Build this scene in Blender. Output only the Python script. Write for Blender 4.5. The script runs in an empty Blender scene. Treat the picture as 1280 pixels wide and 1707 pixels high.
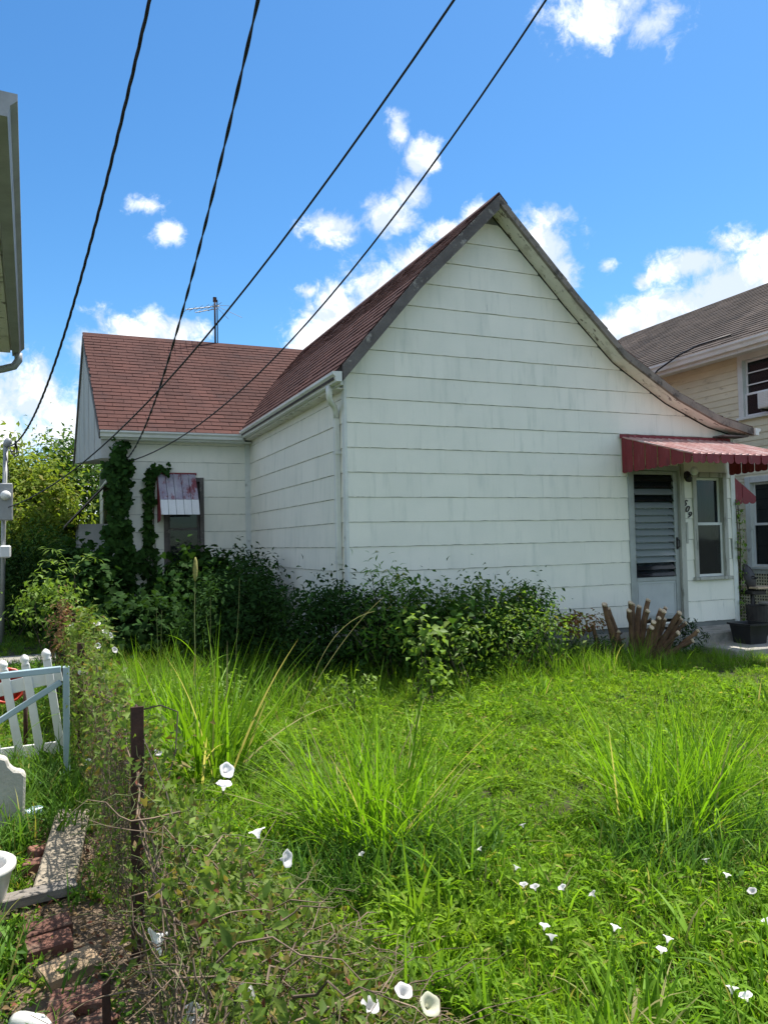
import bpy, bmesh, math, random
import numpy as np
from mathutils import Vector, Matrix, Euler

rng = np.random.default_rng(7)
random.seed(7)
SC = bpy.context.scene
COL = SC.collection
PI = math.pi

# ------------------------------------------------------------------ camera
cam_d = bpy.data.cameras.new('camera')
cam = bpy.data.objects.new('camera', cam_d)
COL.objects.link(cam)
cam_d.sensor_fit = 'HORIZONTAL'
cam_d.sensor_width = 36.0
cam_d.lens = 36.0 * 1300 / 1280
cam_d.clip_start = 0.05
cam_d.clip_end = 2000
_p, _r, _y = math.radians(2.2), math.radians(-1.19), math.radians(22.87)
_f = Vector((math.sin(_y) * math.cos(_p), math.cos(_y) * math.cos(_p), math.sin(_p)))
_x = Vector((math.cos(_y), -math.sin(_y), 0))
_u = _x.cross(_f)
_rx = _x * math.cos(_r) + _u * math.sin(_r)
_ux = -_x * math.sin(_r) + _u * math.cos(_r)
cam.matrix_world = Matrix(((_rx.x, _ux.x, -_f.x, 0), (_rx.y, _ux.y, -_f.y, 0), (_rx.z, _ux.z, -_f.z, 1.55), (0, 0, 0, 1)))
SC.camera = cam

# ------------------------------------------------------------------ sun, exposure
SUN_EL = math.radians(65.0)
SUN_AZ = math.radians(66.4)          # from +Y towards +X
sun_dir = Vector((math.sin(SUN_AZ) * math.cos(SUN_EL), math.cos(SUN_AZ) * math.cos(SUN_EL), math.sin(SUN_EL)))
sun_d = bpy.data.lights.new('sun', 'SUN')
sun_d.energy = 4.8
sun_d.angle = math.radians(0.53)
sun_d.color = (1.0, 0.95, 0.87)
sun = bpy.data.objects.new('sun', sun_d)
COL.objects.link(sun)
sun.rotation_euler = (-sun_dir).to_track_quat('-Z', 'Y').to_euler()
sun.location = (30, 20, 60)
SC.view_settings.view_transform = 'Standard'
SC.view_settings.look = 'None'
SC.view_settings.exposure = 0.93
SC.view_settings.gamma = 1.0
SC.view_settings.use_curve_mapping = False
SC.render.engine = 'CYCLES'
SC.cycles.max_bounces = 8
SC.cycles.diffuse_bounces = 4
SC.cycles.transmission_bounces = 5
SC.cycles.transparent_max_bounces = 8


# ------------------------------------------------------------------ node helper
class NT:
    def __init__(self, tree):
        self.t = tree
        for n in list(tree.nodes):
            tree.nodes.remove(n)

    def n(self, kind, props=None, **inp):
        nd = self.t.nodes.new(kind)
        for k, v in (props or {}).items():
            setattr(nd, k, v)
        for k, v in inp.items():
            key = int(k[1:]) if k[0] == 'i' and k[1:].isdigit() else k.replace('_', ' ')
            s = nd.inputs[key]
            if isinstance(v, bpy.types.NodeSocket):
                self.t.links.new(v, s)
            else:
                s.default_value = v
        return nd

    def math(self, op, a, b=0.0, c=0.0, clamp=False):
        nd = self.n('ShaderNodeMath', {'operation': op, 'use_clamp': clamp}, i0=a, i1=b, i2=c)
        return nd.outputs[0]

    def mix(self, f, a, b, blend='MIX'):
        nd = self.n('ShaderNodeMix', {'data_type': 'RGBA', 'blend_type': blend, 'clamp_factor': True}, i0=f, i6=a, i7=b)
        return nd.outputs[2]

    def ramp(self, f, lo, hi):
        nd = self.n('ShaderNodeMapRange', {'clamp': True, 'interpolation_type': 'SMOOTHSTEP'}, i0=f, i1=lo, i2=hi, i3=0.0, i4=1.0)
        return nd.outputs[0]

    def noise(self, vec, scale, detail=4, rough=0.55, w=0.0):
        nd = self.n('ShaderNodeTexNoise', None, Vector=vec, Scale=scale, Detail=detail, Roughness=rough)
        return nd.outputs[0]

    def mapped(self, vec, scale=(1, 1, 1), loc=(0, 0, 0)):
        return self.n('ShaderNodeMapping', None, Vector=vec, Scale=scale, Location=loc).outputs[0]


def c4(c):
    return (c[0], c[1], c[2], 1.0)


# ------------------------------------------------------------------ world: physical sky with fair-weather cumulus
def build_world():
    w = bpy.data.worlds.new('World')
    SC.world = w
    w.use_nodes = True
    T = NT(w.node_tree)
    sky = T.n('ShaderNodeTexSky', {'sky_type': 'NISHITA', 'sun_disc': False, 'sun_elevation': SUN_EL, 'sun_rotation': SUN_AZ,
                                   'altitude': 100.0, 'air_density': 1.0, 'dust_density': 0.35, 'ozone_density': 2.5})
    d = T.n('ShaderNodeTexCoord').outputs['Generated']
    sep = T.n('ShaderNodeSeparateXYZ', None, Vector=d)
    x, y, z = sep.outputs
    az = T.math('ARCTAN2', x, y)
    el = T.math('ARCSINE', z)
    pos = T.n('ShaderNodeCombineXYZ', None, X=az, Y=el, Z=0.0).outputs[0]
    # banks of cumulus: azimuth, elevation, half width, half height (degrees), fullness
    D = CLOUDS
    f = None
    for a, e, ra, re_, wt in D:
        s = T.n('ShaderNodeVectorMath', {'operation': 'SUBTRACT'}, i0=pos, i1=(math.radians(a), math.radians(e), 0)).outputs[0]
        s = T.n('ShaderNodeVectorMath', {'operation': 'MULTIPLY'}, i0=s, i1=(1 / math.radians(ra), 1 / math.radians(re_), 0)).outputs[0]
        l = T.n('ShaderNodeVectorMath', {'operation': 'LENGTH'}, i0=s).outputs['Value']
        b = T.math('MULTIPLY_ADD', l, -1.5, wt)
        f = b if f is None else T.math('MAXIMUM', f, b)
    f = T.math('MAXIMUM', f, -1.6)
    # scattered cloud added outside the view, thickened to whiten the ambient light
    low = T.noise(d, 2.6, 3, 0.5)
    gen = T.math('MULTIPLY_ADD', low, 5.0, -2.35)
    fw = T.n('ShaderNodeVectorMath', {'operation': 'DOT_PRODUCT'}, i0=d, i1=tuple(_f)).outputs['Value']
    off = T.ramp(fw, 0.74, 0.62)
    f = T.n('ShaderNodeMix', {'data_type': 'FLOAT'}, i0=off, i2=f, i3=gen).outputs[0]
    warp = T.n('ShaderNodeTexNoise', None, Vector=d, Scale=14.0, Detail=4.0, Roughness=0.55).outputs[1]
    dv = T.n('ShaderNodeVectorMath', {'operation': 'MULTIPLY_ADD'}, i0=warp, i1=(0.05, 0.05, 0.05), i2=d).outputs[0]
    n1 = T.noise(dv, 12.0, 12, 0.66)
    n2 = T.noise(dv, 5.5, 4, 0.5)
    n4 = T.noise(dv, 38.0, 9, 0.64)
    nn = T.math('ADD', T.math('MULTIPLY_ADD', n1, 3.2, -1.6), T.math('MULTIPLY_ADD', n2, 1.0, -0.5))
    nn = T.math('ADD', nn, T.math('MULTIPLY_ADD', n4, 2.6, -1.3))
    dens = T.ramp(T.math('ADD', f, nn), -0.34, 1.0)
    # brightness of the cloud: white crests, bluish grey where it is thick and low
    up = T.n('ShaderNodeVectorMath', {'operation': 'ADD'}, i0=dv, i1=(0.012, 0.006, 0.022)).outputs[0]
    n3 = T.noise(up, 11.0, 6, 0.6)
    lit = T.ramp(T.math('SUBTRACT', n1, n3), -0.10, 0.09)
    ccol = T.mix(lit, c4((4.3, 4.9, 5.8)), c4((7.6, 7.7, 7.8)))
    skc = T.n('ShaderNodeHueSaturation', None, Hue=0.5, Saturation=1.20, Value=0.91, Color=sky.outputs[0]).outputs[0]
    skc = T.mix(1.0, skc, c4((0.74, 1.0, 1.08)), 'MULTIPLY')
    col = T.mix(T.math('MULTIPLY', dens, 0.97), skc, ccol)
    bg = T.n('ShaderNodeBackground', None, Color=col, Strength=0.1)
    out = T.n('ShaderNodeOutputWorld')
    T.t.links.new(bg.outputs[0], out.inputs[0])
    w.cycles.sampling_method = 'MANUAL'
    w.cycles.sample_map_resolution = 1024


CLOUDS = [
    # long bank rising behind the left roof slope
    (17.6, 14.6, 2.02, 1.84, 1.50), (20.0, 16.2, 2.69, 2.30, 1.70), (22.6, 18.2, 2.46, 2.18, 1.70), (25.2, 20.2, 2.02, 1.49, 1.50),
    (27.8, 21.8, 1.84, 1.10, 1.32), (30.5, 22.4, 2.07, 1.32, 1.32), (22.0, 14.5, 5.04, 2.99, 1.40), (26.0, 17.0, 4.48, 3.45, 1.40),
    # bank behind the right slope
    (34.0, 20.2, 3.58, 2.53, 1.60), (36.4, 18.4, 1.57, 2.53, 1.30), (32.0, 17.0, 4.48, 5.75, 1.30),
    (40.6, 14.4, 4.48, 1.84, 1.80), (45.0, 14.4, 4.93, 2.18, 1.90), (49.5, 15.2, 4.48, 2.30, 1.90), (54.0, 16.0, 5.60, 2.88, 1.60),
    (45.0, 18.2, 2.99, 1.21, 1.27), (47.4, 19.2, 1.95, 1.10, 1.07), (50.0, 18.6, 2.07, 0.99, 1.02), (41.7, 17.3, 0.92, 0.77, 1.12), (39.4, 18.6, 1.15, 0.77, 0.97),
    # low banks on the left
    (5.4, 15.0, 4.03, 1.61, 1.50), (2.4, 13.8, 2.13, 2.07, 1.40), (8.6, 15.2, 2.07, 1.10, 1.32), (5.0, 12.0, 4.48, 3.45, 1.40),
    (-1.4, 10.2, 3.14, 2.99, 1.50), (1.0, 8.0, 3.36, 3.45, 1.40), (-4.5, 7.0, 4.48, 5.75, 1.50), (-3.4, 13.2, 1.84, 1.54, 1.02), (3.0, 4.0, 6.72, 3.45, 1.30), (-8.0, 9.0, 4.48, 4.60, 1.30),
    # thin torn pieces higher up
    (6.3, 23.0, 1.84, 0.99, 0.94), (7.7, 21.5, 1.72, 1.21, 1.08), (20.0, 22.4, 2.76, 1.43, 1.22), (23.4, 22.8, 2.76, 1.54, 1.37),
    (25.4, 24.4, 1.72, 1.65, 1.08), (26.3, 26.4, 1.49, 1.65, 1.17), (24.4, 28.4, 1.15, 1.76, 0.92), (17.6, 18.0, 1.03, 0.77, 1.02),
    (39.8, 33.4, 3.91, 2.09, 1.42), (42.8, 32.2, 2.53, 1.65, 1.22), (38.0, 35.2, 2.30, 1.65, 1.22),
]
build_world()


# ------------------------------------------------------------------ materials
def new_mat(name):
    m = bpy.data.materials.new(name)
    m.use_nodes = True
    return m, NT(m.node_tree)


def finish(T, shader):
    o = T.n('ShaderNodeOutputMaterial')
    T.t.links.new(shader, o.inputs[0])


def surf(name, c1, c2, scale=3.0, rough=0.7, stretch=(1, 1, 1), fine=60.0, fine_amt=0.12, bump=0.15, bscale=None, island=0.0, objvar=0.0,
         metallic=0.0, patch=None, patch_scale=2.0, patch_lo=0.55, patch_hi=0.7, patch_stretch=(1, 1, 1), spec=0.3, patch2=None, p2_scale=1.0,
         p2_lo=0.5, p2_hi=0.7, p2_stretch=(1, 1, 1)):
    m, T = new_mat(name)
    co = T.n('ShaderNodeTexCoord').outputs['Object']
    oi = T.n('ShaderNodeObjectInfo')
    v = T.mapped(co, stretch)
    v2 = T.n('ShaderNodeVectorMath', {'operation': 'ADD'}, i0=v, i1=T.n('ShaderNodeCombineXYZ', None, X=T.math('MULTIPLY', oi.outputs['Random'], 31.0 if objvar else 0.0)).outputs[0]).outputs[0]
    a = T.noise(v2, scale, 5, 0.6)
    col = T.mix(T.ramp(a, 0.3, 0.7), c4(c1), c4(c2))
    if patch is not None:
        b = T.noise(T.mapped(v2, patch_stretch), patch_scale, 6, 0.65)
        col = T.mix(T.ramp(b, patch_lo, patch_hi), col, c4(patch))
    if patch2 is not None:
        b = T.noise(T.mapped(v2, p2_stretch, (7, 3, 5)), p2_scale, 6, 0.65)
        col = T.mix(T.ramp(b, p2_lo, p2_hi), col, c4(patch2))
    fn = T.noise(v2, fine, 3, 0.6)
    val = T.math('MULTIPLY_ADD', fn, 2 * fine_amt, 1.0 - fine_amt)
    if island:
        isl = T.n('ShaderNodeNewGeometry').outputs['Random Per Island']
        val = T.math('MULTIPLY', val, T.math('MULTIPLY_ADD', isl, 2 * island, 1.0 - island))
    if objvar:
        val = T.math('MULTIPLY', val, T.math('MULTIPLY_ADD', oi.outputs['Random'], 2 * objvar, 1.0 - objvar))
    vc = T.n('ShaderNodeCombineXYZ', None, X=val, Y=val, Z=val).outputs[0]
    col = T.mix(1.0, col, vc, 'MULTIPLY')
    bs = T.n('ShaderNodeBsdfPrincipled', None, Base_Color=col, Roughness=rough, Metallic=metallic)
    bs.inputs['Specular IOR Level'].default_value = spec
    if bump:
        bn = T.noise(v2, bscale or fine, 4, 0.6)
        bp = T.n('ShaderNodeBump', None, Strength=bump, Distance=0.01, Height=bn)
        T.t.links.new(bp.outputs[0], bs.inputs['Normal'])
    finish(T, bs.outputs[0])
    return m


def leaf_mat(name, ca, cb, trans=0.45, rough=0.45, cc=None, cc_amt=0.15, tcol=(1.25, 1.25, 0.6), spec=0.35, pat=None):
    m, T = new_mat(name)
    g = T.n('ShaderNodeNewGeometry').outputs['Random Per Island']
    oi = T.n('ShaderNodeObjectInfo').outputs['Random']
    r = T.math('FRACT', T.math('ADD', T.math('MULTIPLY', g, 1.0), T.math('MULTIPLY', oi, 3.7)))
    col = T.mix(r, c4(ca), c4(cb))
    if cc is not None:
        r2 = T.math('FRACT', T.math('MULTIPLY', r, 37.31))
        col = T.mix(T.math('LESS_THAN', r2, cc_amt), col, c4(cc))
    if pat is not None:
        ps = T.n('ShaderNodeNewGeometry').outputs['Position']
        b1 = T.ramp(T.noise(ps, 1.1, 4, 0.6), 0.46, 0.66)
        col = T.mix(T.math('MULTIPLY', b1, 0.75), col, c4(pat))
        b2 = T.ramp(T.noise(T.mapped(ps, (1, 1, 1), (5, 9, 2)), 2.3, 4, 0.6), 0.50, 0.70)
        col = T.mix(T.math('MULTIPLY', b2, 0.6), col, c4((pat[0] * 0.42, pat[1] * 0.55, pat[2] * 0.7)))
    r3 = T.math('FRACT', T.math('MULTIPLY', r, 11.17))
    val = T.math('MULTIPLY_ADD', r3, 0.6, 0.7)
    vc = T.n('ShaderNodeCombineXYZ', None, X=val, Y=val, Z=val).outputs[0]
    col = T.mix(1.0, col, vc, 'MULTIPLY')
    bs = T.n('ShaderNodeBsdfPrincipled', None, Base_Color=col, Roughness=rough)
    bs.inputs['Specular IOR Level'].default_value = spec
    tc = T.mix(1.0, col, c4(tcol), 'MULTIPLY')
    tr = T.n('ShaderNodeBsdfTranslucent', None, Color=tc)
    mx = T.n('ShaderNodeMixShader', None, i0=trans, i1=bs.outputs[0], i2=tr.outputs[0])
    finish(T, mx.outputs[0])
    return m


def glass_mat(name, tint=(0.02, 0.025, 0.03), rough=0.04):
    m, T = new_mat(name)
    co = T.n('ShaderNodeTexCoord').outputs['Object']
    bs = T.n('ShaderNodeBsdfPrincipled', None, Base_Color=c4(tint), Roughness=rough)
    bs.inputs['Specular IOR Level'].default_value = 0.6
    bp = T.n('ShaderNodeBump', None, Strength=0.05, Distance=0.02, Height=T.noise(co, 2.5, 2, 0.5))
    T.t.links.new(bp.outputs[0], bs.inputs['Normal'])
    tp = T.n('ShaderNodeBsdfTransparent', None, Color=c4((0.75, 0.8, 0.8)))
    mx = T.n('ShaderNodeMixShader', None, i0=0.45, i1=bs.outputs[0], i2=tp.outputs[0])
    finish(T, mx.outputs[0])
    return m


M = {}
M['shingle_white'] = surf('white_painted_siding', (0.83, 0.81, 0.71), (0.775, 0.765, 0.67), 1.6, 0.62, fine=90, fine_amt=0.05, bump=0.10, objvar=0.015,
                          patch=(0.63, 0.645, 0.56), patch_scale=1.5, patch_lo=0.50, patch_hi=0.82, patch_stretch=(5, 5, 0.7),
                          patch2=(0.42, 0.43, 0.39), p2_scale=5.0, p2_lo=0.68, p2_hi=0.76, p2_stretch=(3, 3, 0.35))
M['wall_back'] = surf('wall_backing', (0.16, 0.17, 0.16), (0.22, 0.23, 0.21), 3, 0.9)
M['trim_white'] = surf('white_trim', (0.70, 0.72, 0.68), (0.60, 0.62, 0.58), 3, 0.55, fine=40, fine_amt=0.08, bump=0.1,
                       patch=(0.34, 0.34, 0.31), patch_scale=5, patch_lo=0.60, patch_hi=0.72, patch_stretch=(1, 1, 1))
M['peeling'] = surf('peeling_paint', (0.76, 0.73, 0.65), (0.68, 0.65, 0.57), 3, 0.7, fine=50, fine_amt=0.12, bump=0.3, bscale=18,
                    patch=(0.20, 0.175, 0.145), patch_scale=9, patch_lo=0.58, patch_hi=0.64, patch_stretch=(0.8, 1.5, 0.8),
                    patch2=(0.48, 0.45, 0.38), p2_scale=2.4, p2_lo=0.52, p2_hi=0.68)
M['rake'] = surf('weathered_board', (0.15, 0.135, 0.125), (0.085, 0.075, 0.07), 4, 0.8, fine=60, fine_amt=0.25, bump=0.5, bscale=25,
                 patch=(0.30, 0.28, 0.25), patch_scale=8, patch_lo=0.56, patch_hi=0.68)
M['rake_tan'] = surf('grey_tan_board', (0.25, 0.215, 0.18), (0.16, 0.14, 0.12), 4, 0.8, fine=60, fine_amt=0.25, bump=0.5, bscale=25, patch=(0.08, 0.068, 0.06), patch_scale=7, patch_lo=0.52, patch_hi=0.66)
M['roof_red'] = surf('red_asphalt_shingle', (0.090, 0.040, 0.033), (0.067, 0.032, 0.028), 2.2, 0.92, fine=160, fine_amt=0.45, bump=0.5, bscale=180, island=0.14,
                     patch=(0.050, 0.030, 0.030), patch_scale=1.6, patch_lo=0.55, patch_hi=0.75, spec=0.15)
M['roof_grey'] = surf('grey_asphalt_shingle', (0.078, 0.061, 0.052), (0.052, 0.042, 0.038), 2.0, 0.92, fine=120, fine_amt=0.4, bump=0.5, bscale=140, island=0.22, spec=0.15,
                      patch=(0.036, 0.031, 0.030), patch_scale=2.5, patch_lo=0.55, patch_hi=0.7)
M['roof_edge'] = surf('roof_edge', (0.05, 0.042, 0.04), (0.085, 0.07, 0.065), 6, 0.9)
M['gutter'] = surf('gutter_metal', (0.72, 0.73, 0.68), (0.62, 0.63, 0.58), 2, 0.4, fine=30, fine_amt=0.06, bump=0.05,
                   patch=(0.45, 0.44, 0.38), patch_scale=4, patch_lo=0.6, patch_hi=0.8)
M['ply_grey'] = surf('weathered_gable_board', (0.47, 0.47, 0.44), (0.38, 0.38, 0.355), 3, 0.8, fine=50, fine_amt=0.15, bump=0.3, stretch=(1, 1, 0.5),
                     patch=(0.32, 0.32, 0.30), patch_scale=4, patch_lo=0.6, patch_hi=0.75)
M['awning_red'] = surf('red_awning_metal', (0.235, 0.028, 0.034), (0.18, 0.024, 0.030), 3, 0.5, fine=30, fine_amt=0.12, bump=0.08,
                       patch=(0.33, 0.11, 0.11), patch_scale=6, patch_lo=0.56, patch_hi=0.75, patch_stretch=(2, 2, 0.4), island=0.06, patch2=(0.10, 0.018, 0.02), p2_scale=5, p2_lo=.54, p2_hi=.7, p2_stretch=(2.5, 2.5, .35))
M['awning_faded'] = surf('faded_awning_top', (0.56, 0.33, 0.30), (0.42, 0.19, 0.17), 5, 0.5, fine=40, fine_amt=0.15, bump=0.08, stretch=(2.5, 0.6, 1),
                         patch=(0.70, 0.58, 0.55), patch_scale=7, patch_lo=0.46, patch_hi=0.66, patch_stretch=(2, 0.5, 1))
M['awning_pale'] = surf('chalky_awning_slat', (0.26, 0.22, 0.28), (0.40, 0.38, 0.42), 4, 0.4, fine=40, fine_amt=0.15, bump=0.08,
                        patch=(0.20, 0.05, 0.06), patch_scale=5, patch_lo=0.50, patch_hi=0.62, patch_stretch=(1.5, 0.6, 0.6))
M['awning_white'] = surf('white_awning_lip', (0.75, 0.75, 0.74), (0.68, 0.68, 0.68), 4, 0.45, bump=0.05)
M['alu'] = surf('door_aluminium', (0.36, 0.39, 0.38), (0.29, 0.31, 0.30), 4, 0.45, fine=60, fine_amt=0.08, bump=0.05, metallic=0.15,
                patch=(0.22, 0.22, 0.20), patch_scale=5, patch_lo=0.6, patch_hi=0.75, patch_stretch=(1, 1, .5))
M['door_panel'] = surf('door_kick_panel', (0.46, 0.49, 0.48), (0.40, 0.42, 0.42), 3, 0.5, bump=0.05, fine=50, fine_amt=0.06)
M['frame_worn'] = surf('worn_window_frame', (0.46, 0.46, 0.41), (0.36, 0.36, 0.31), 4, 0.7, fine=60, fine_amt=0.15, bump=0.3, bscale=40, stretch=(1, 1, 0.4),
                       patch=(0.17, 0.17, 0.14), patch_scale=9, patch_lo=0.54, patch_hi=0.66, patch_stretch=(2, 2, 0.5))
M['dark_inside'] = surf('dark_room', (0.018, 0.018, 0.02), (0.03, 0.03, 0.03), 2, 0.9, bump=0)
M['blind'] = surf('old_blind', (0.30, 0.27, 0.23), (0.24, 0.22, 0.19), 3, 0.9, bump=0)
M['lace'] = surf('pale_curtain', (0.66, 0.69, 0.68), (0.50, 0.54, 0.54), 8, 0.9, stretch=(4, 4, 0.4), bump=0)
M['glass'] = glass_mat('window_glass')
M['louvre'] = glass_mat('louvre_glass', (0.36, 0.40, 0.41), 0.12)  # sky reflection and pale curtain put into a lighter glass colour
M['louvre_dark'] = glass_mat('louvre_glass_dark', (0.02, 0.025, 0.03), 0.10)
M['concrete'] = surf('weathered_concrete', (0.36, 0.34, 0.30), (0.26, 0.245, 0.215), 5, 0.9, fine=90, fine_amt=0.2, bump=0.5, bscale=50,
                     patch=(0.17, 0.165, 0.14), patch_scale=4, patch_lo=0.56, patch_hi=0.72)
M['concrete_pale'] = surf('pale_concrete', (0.30, 0.255, 0.195), (0.235, 0.20, 0.15), 6, 0.9, fine=110, fine_amt=0.08, bump=0.3, bscale=70,
                          patch=(0.16, 0.14, 0.10), patch_scale=3, patch_lo=0.54, patch_hi=0.75)
M['stone'] = surf('pale_stone', (0.50, 0.48, 0.43), (0.40, 0.385, 0.345), 6, 0.9, fine=110, fine_amt=0.12, bump=0.5, bscale=70, patch=(0.27, 0.26, 0.22), patch_scale=7, patch_lo=0.56, patch_hi=0.7)
M['tan'] = surf('tan_paver', (0.36, 0.26, 0.165), (0.28, 0.20, 0.125), 7, 0.9, fine=90, fine_amt=0.15, bump=0.4, patch=(0.18, 0.14, 0.09), patch_scale=8, patch_lo=0.55, patch_hi=0.7)
M['brick'] = surf('old_red_brick', (0.185, 0.085, 0.060), (0.125, 0.062, 0.048), 8, 0.9, fine=90, fine_amt=0.25, bump=0.5, bscale=60, objvar=0.25,
                  patch=(0.20, 0.155, 0.115), patch_scale=9, patch_lo=0.52, patch_hi=0.7)
M['wood_grey'] = surf('grey_board', (0.27, 0.245, 0.215), (0.18, 0.16, 0.14), 5, 0.85, stretch=(1, 8, 8), fine=80, fine_amt=0.2, bump=0.4, objvar=0.1)
M['stem_wood'] = surf('cut_stem_bark', (0.20, 0.115, 0.060), (0.085, 0.050, 0.030), 12, 0.9, fine=60, fine_amt=0.25, bump=0.6, bscale=50, stretch=(1, 1, .4), objvar=0.15)
M['cut_wood'] = surf('fresh_cut_wood', (0.62, 0.48, 0.33), (0.46, 0.34, 0.22), 30, 0.8, bump=0.2)
M['bark'] = surf('tree_bark', (0.09, 0.07, 0.055), (0.05, 0.04, 0.03), 9, 0.95, bump=0.6, bscale=20, stretch=(1, 1, .3))
M['rust'] = surf('rusted_steel', (0.075, 0.036, 0.026), (0.045, 0.024, 0.019), 14, 0.85, fine=90, fine_amt=0.3, bump=0.4, bscale=70,
                 patch=(0.15, 0.07, 0.04), patch_scale=16, patch_lo=0.56, patch_hi=0.68)
M['wire'] = surf('rusty_wire', (0.075, 0.055, 0.045), (0.05, 0.04, 0.034), 10, 0.8, bump=0)
M['gate'] = surf('blue_grey_gate', (0.36, 0.47, 0.52), (0.30, 0.40, 0.45), 5, 0.5, fine=40, fine_amt=0.06, bump=0.08,
                 patch=(0.24, 0.29, 0.30), patch_scale=8, patch_lo=0.62, patch_hi=0.74)
M['vinyl'] = surf('white_vinyl', (0.78, 0.79, 0.78), (0.70, 0.71, 0.70), 4, 0.4, bump=0.03, fine_amt=0.04,
                  patch=(0.52, 0.52, 0.45), patch_scale=5, patch_lo=0.62, patch_hi=0.8)
M['cable'] = surf('black_cable', (0.018, 0.018, 0.02), (0.03, 0.03, 0.032), 20, 0.55, bump=0)
M['conduit'] = surf('grey_conduit', (0.36, 0.37, 0.37), (0.28, 0.29, 0.29), 4, 0.5, metallic=0.3, bump=0.05)
M['black_plastic'] = surf('black_plastic', (0.014, 0.014, 0.016), (0.024, 0.024, 0.026), 5, 0.4, bump=0.05)
M['black_metal'] = surf('black_metal', (0.022, 0.02, 0.02), (0.04, 0.034, 0.032), 8, 0.5, bump=0.1)
M['yellow_siding'] = surf('yellow_siding', (0.72, 0.665, 0.475), (0.64, 0.59, 0.42), 2, 0.6, fine=50, fine_amt=0.06, bump=0.06, objvar=0.05,
                          patch=(0.36, 0.31, 0.21), patch_scale=3, patch_lo=0.56, patch_hi=0.74, patch_stretch=(1, 1.0, 4))
M['red_plastic'] = surf('red_plastic', (0.55, 0.06, 0.03), (0.45, 0.05, 0.03), 5, 0.4, bump=0.03)
M['ceramic'] = surf('white_glaze', (0.74, 0.73, 0.69), (0.66, 0.65, 0.61), 6, 0.3, bump=0.03, patch=(0.42, 0.40, 0.34), patch_scale=6, patch_lo=0.62, patch_hi=0.75)
M['bottle'] = surf('pale_blue_plastic', (0.30, 0.42, 0.46), (0.22, 0.33, 0.38), 9, 0.15, bump=0.2, bscale=30)
M['lens'] = surf('bulb_white', (0.75, 0.75, 0.72), (0.7, 0.7, 0.68), 5, 0.3, bump=0)
M['ink'] = surf('black_number', (0.02, 0.018, 0.018), (0.03, 0.028, 0.028), 5, 0.5, bump=0)
M['soil'] = surf('ground_soil', (0.034, 0.040, 0.014), (0.046, 0.036, 0.022), 2.5, 0.95, fine=40, fine_amt=0.3, bump=0.7, bscale=25,
                 patch=(0.028, 0.042, 0.012), patch_scale=6, patch_lo=0.5, patch_hi=0.65)
M['litter'] = surf('dirt_path', (0.16, 0.115, 0.075), (0.10, 0.072, 0.05), 9, 0.95, fine=60, fine_amt=0.3, bump=0.7, bscale=40,
                   patch=(0.22, 0.17, 0.11), patch_scale=14, patch_lo=0.55, patch_hi=0.66)
M['walk'] = surf('worn_walk', (0.30, 0.28, 0.25), (0.22, 0.21, 0.18), 5, 0.9, fine=60, bump=0.4)
# foliage
M['lf_lawn'] = leaf_mat('lawn_leaf', (0.140, 0.280, 0.017), (0.220, 0.360, 0.030), 0.50, 0.60, cc=(0.32, 0.29, 0.09), cc_amt=0.06, spec=0.12, pat=(0.21, 0.34, 0.025))
M['lf_grass'] = leaf_mat('grass_blade', (0.115, 0.245, 0.016), (0.185, 0.330, 0.028), 0.48, 0.55, cc=(0.36, 0.32, 0.15), cc_amt=0.07, spec=0.15, pat=(0.20, 0.33, 0.03))
M['lf_tuft'] = leaf_mat('tuft_blade', (0.130, 0.275, 0.012), (0.195, 0.350, 0.022), 0.50, 0.50, cc=(0.40, 0.36, 0.17), cc_amt=0.035, spec=0.18)
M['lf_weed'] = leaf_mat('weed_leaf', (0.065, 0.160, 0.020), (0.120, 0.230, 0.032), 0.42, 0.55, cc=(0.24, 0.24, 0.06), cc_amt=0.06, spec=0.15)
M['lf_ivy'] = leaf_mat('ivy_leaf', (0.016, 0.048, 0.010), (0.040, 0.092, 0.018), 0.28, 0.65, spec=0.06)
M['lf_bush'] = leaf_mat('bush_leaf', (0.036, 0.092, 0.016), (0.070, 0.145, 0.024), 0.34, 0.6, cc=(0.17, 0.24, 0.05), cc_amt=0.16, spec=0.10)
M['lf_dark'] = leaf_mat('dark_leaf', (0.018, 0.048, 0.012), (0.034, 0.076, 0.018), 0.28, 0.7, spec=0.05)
M['lf_tree'] = leaf_mat('tree_leaf', (0.130, 0.200, 0.022), (0.215, 0.270, 0.040), 0.45, 0.6, cc=(0.27, 0.26, 0.06), cc_amt=0.08, spec=0.12)
M['lf_sapling'] = leaf_mat('sapling_leaf', (0.120, 0.215, 0.030), (0.190, 0.285, 0.055), 0.42, 0.5, spec=0.18)
M['lf_rusty'] = leaf_mat('rusty_leaf', (0.22, 0.085, 0.03), (0.17, 0.16, 0.035), 0.35, 0.6, cc=(0.32, 0.12, 0.06), cc_amt=0.2, spec=0.1)
M['lf_bindweed'] = leaf_mat('bindweed_leaf', (0.085, 0.155, 0.026), (0.180, 0.250, 0.048), 0.45, 0.55, cc=(0.20, 0.165, 0.05), cc_amt=0.10, spec=0.15)
M['lf_dry'] = leaf_mat('dry_leaf', (0.26, 0.185, 0.095), (0.16, 0.105, 0.058), 0.28, 0.8, cc=(0.18, 0.07, 0.045), cc_amt=0.2, tcol=(1.1, 1, 0.8), spec=0.05)
M['twig'] = surf('dry_twig', (0.20, 0.150, 0.105), (0.11, 0.078, 0.056), 14, 0.9, bump=0, island=0.35)
M['green_stem'] = surf('green_stem', (0.09, 0.13, 0.035), (0.13, 0.14, 0.05), 14, 0.6, bump=0, island=0.3)
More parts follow.
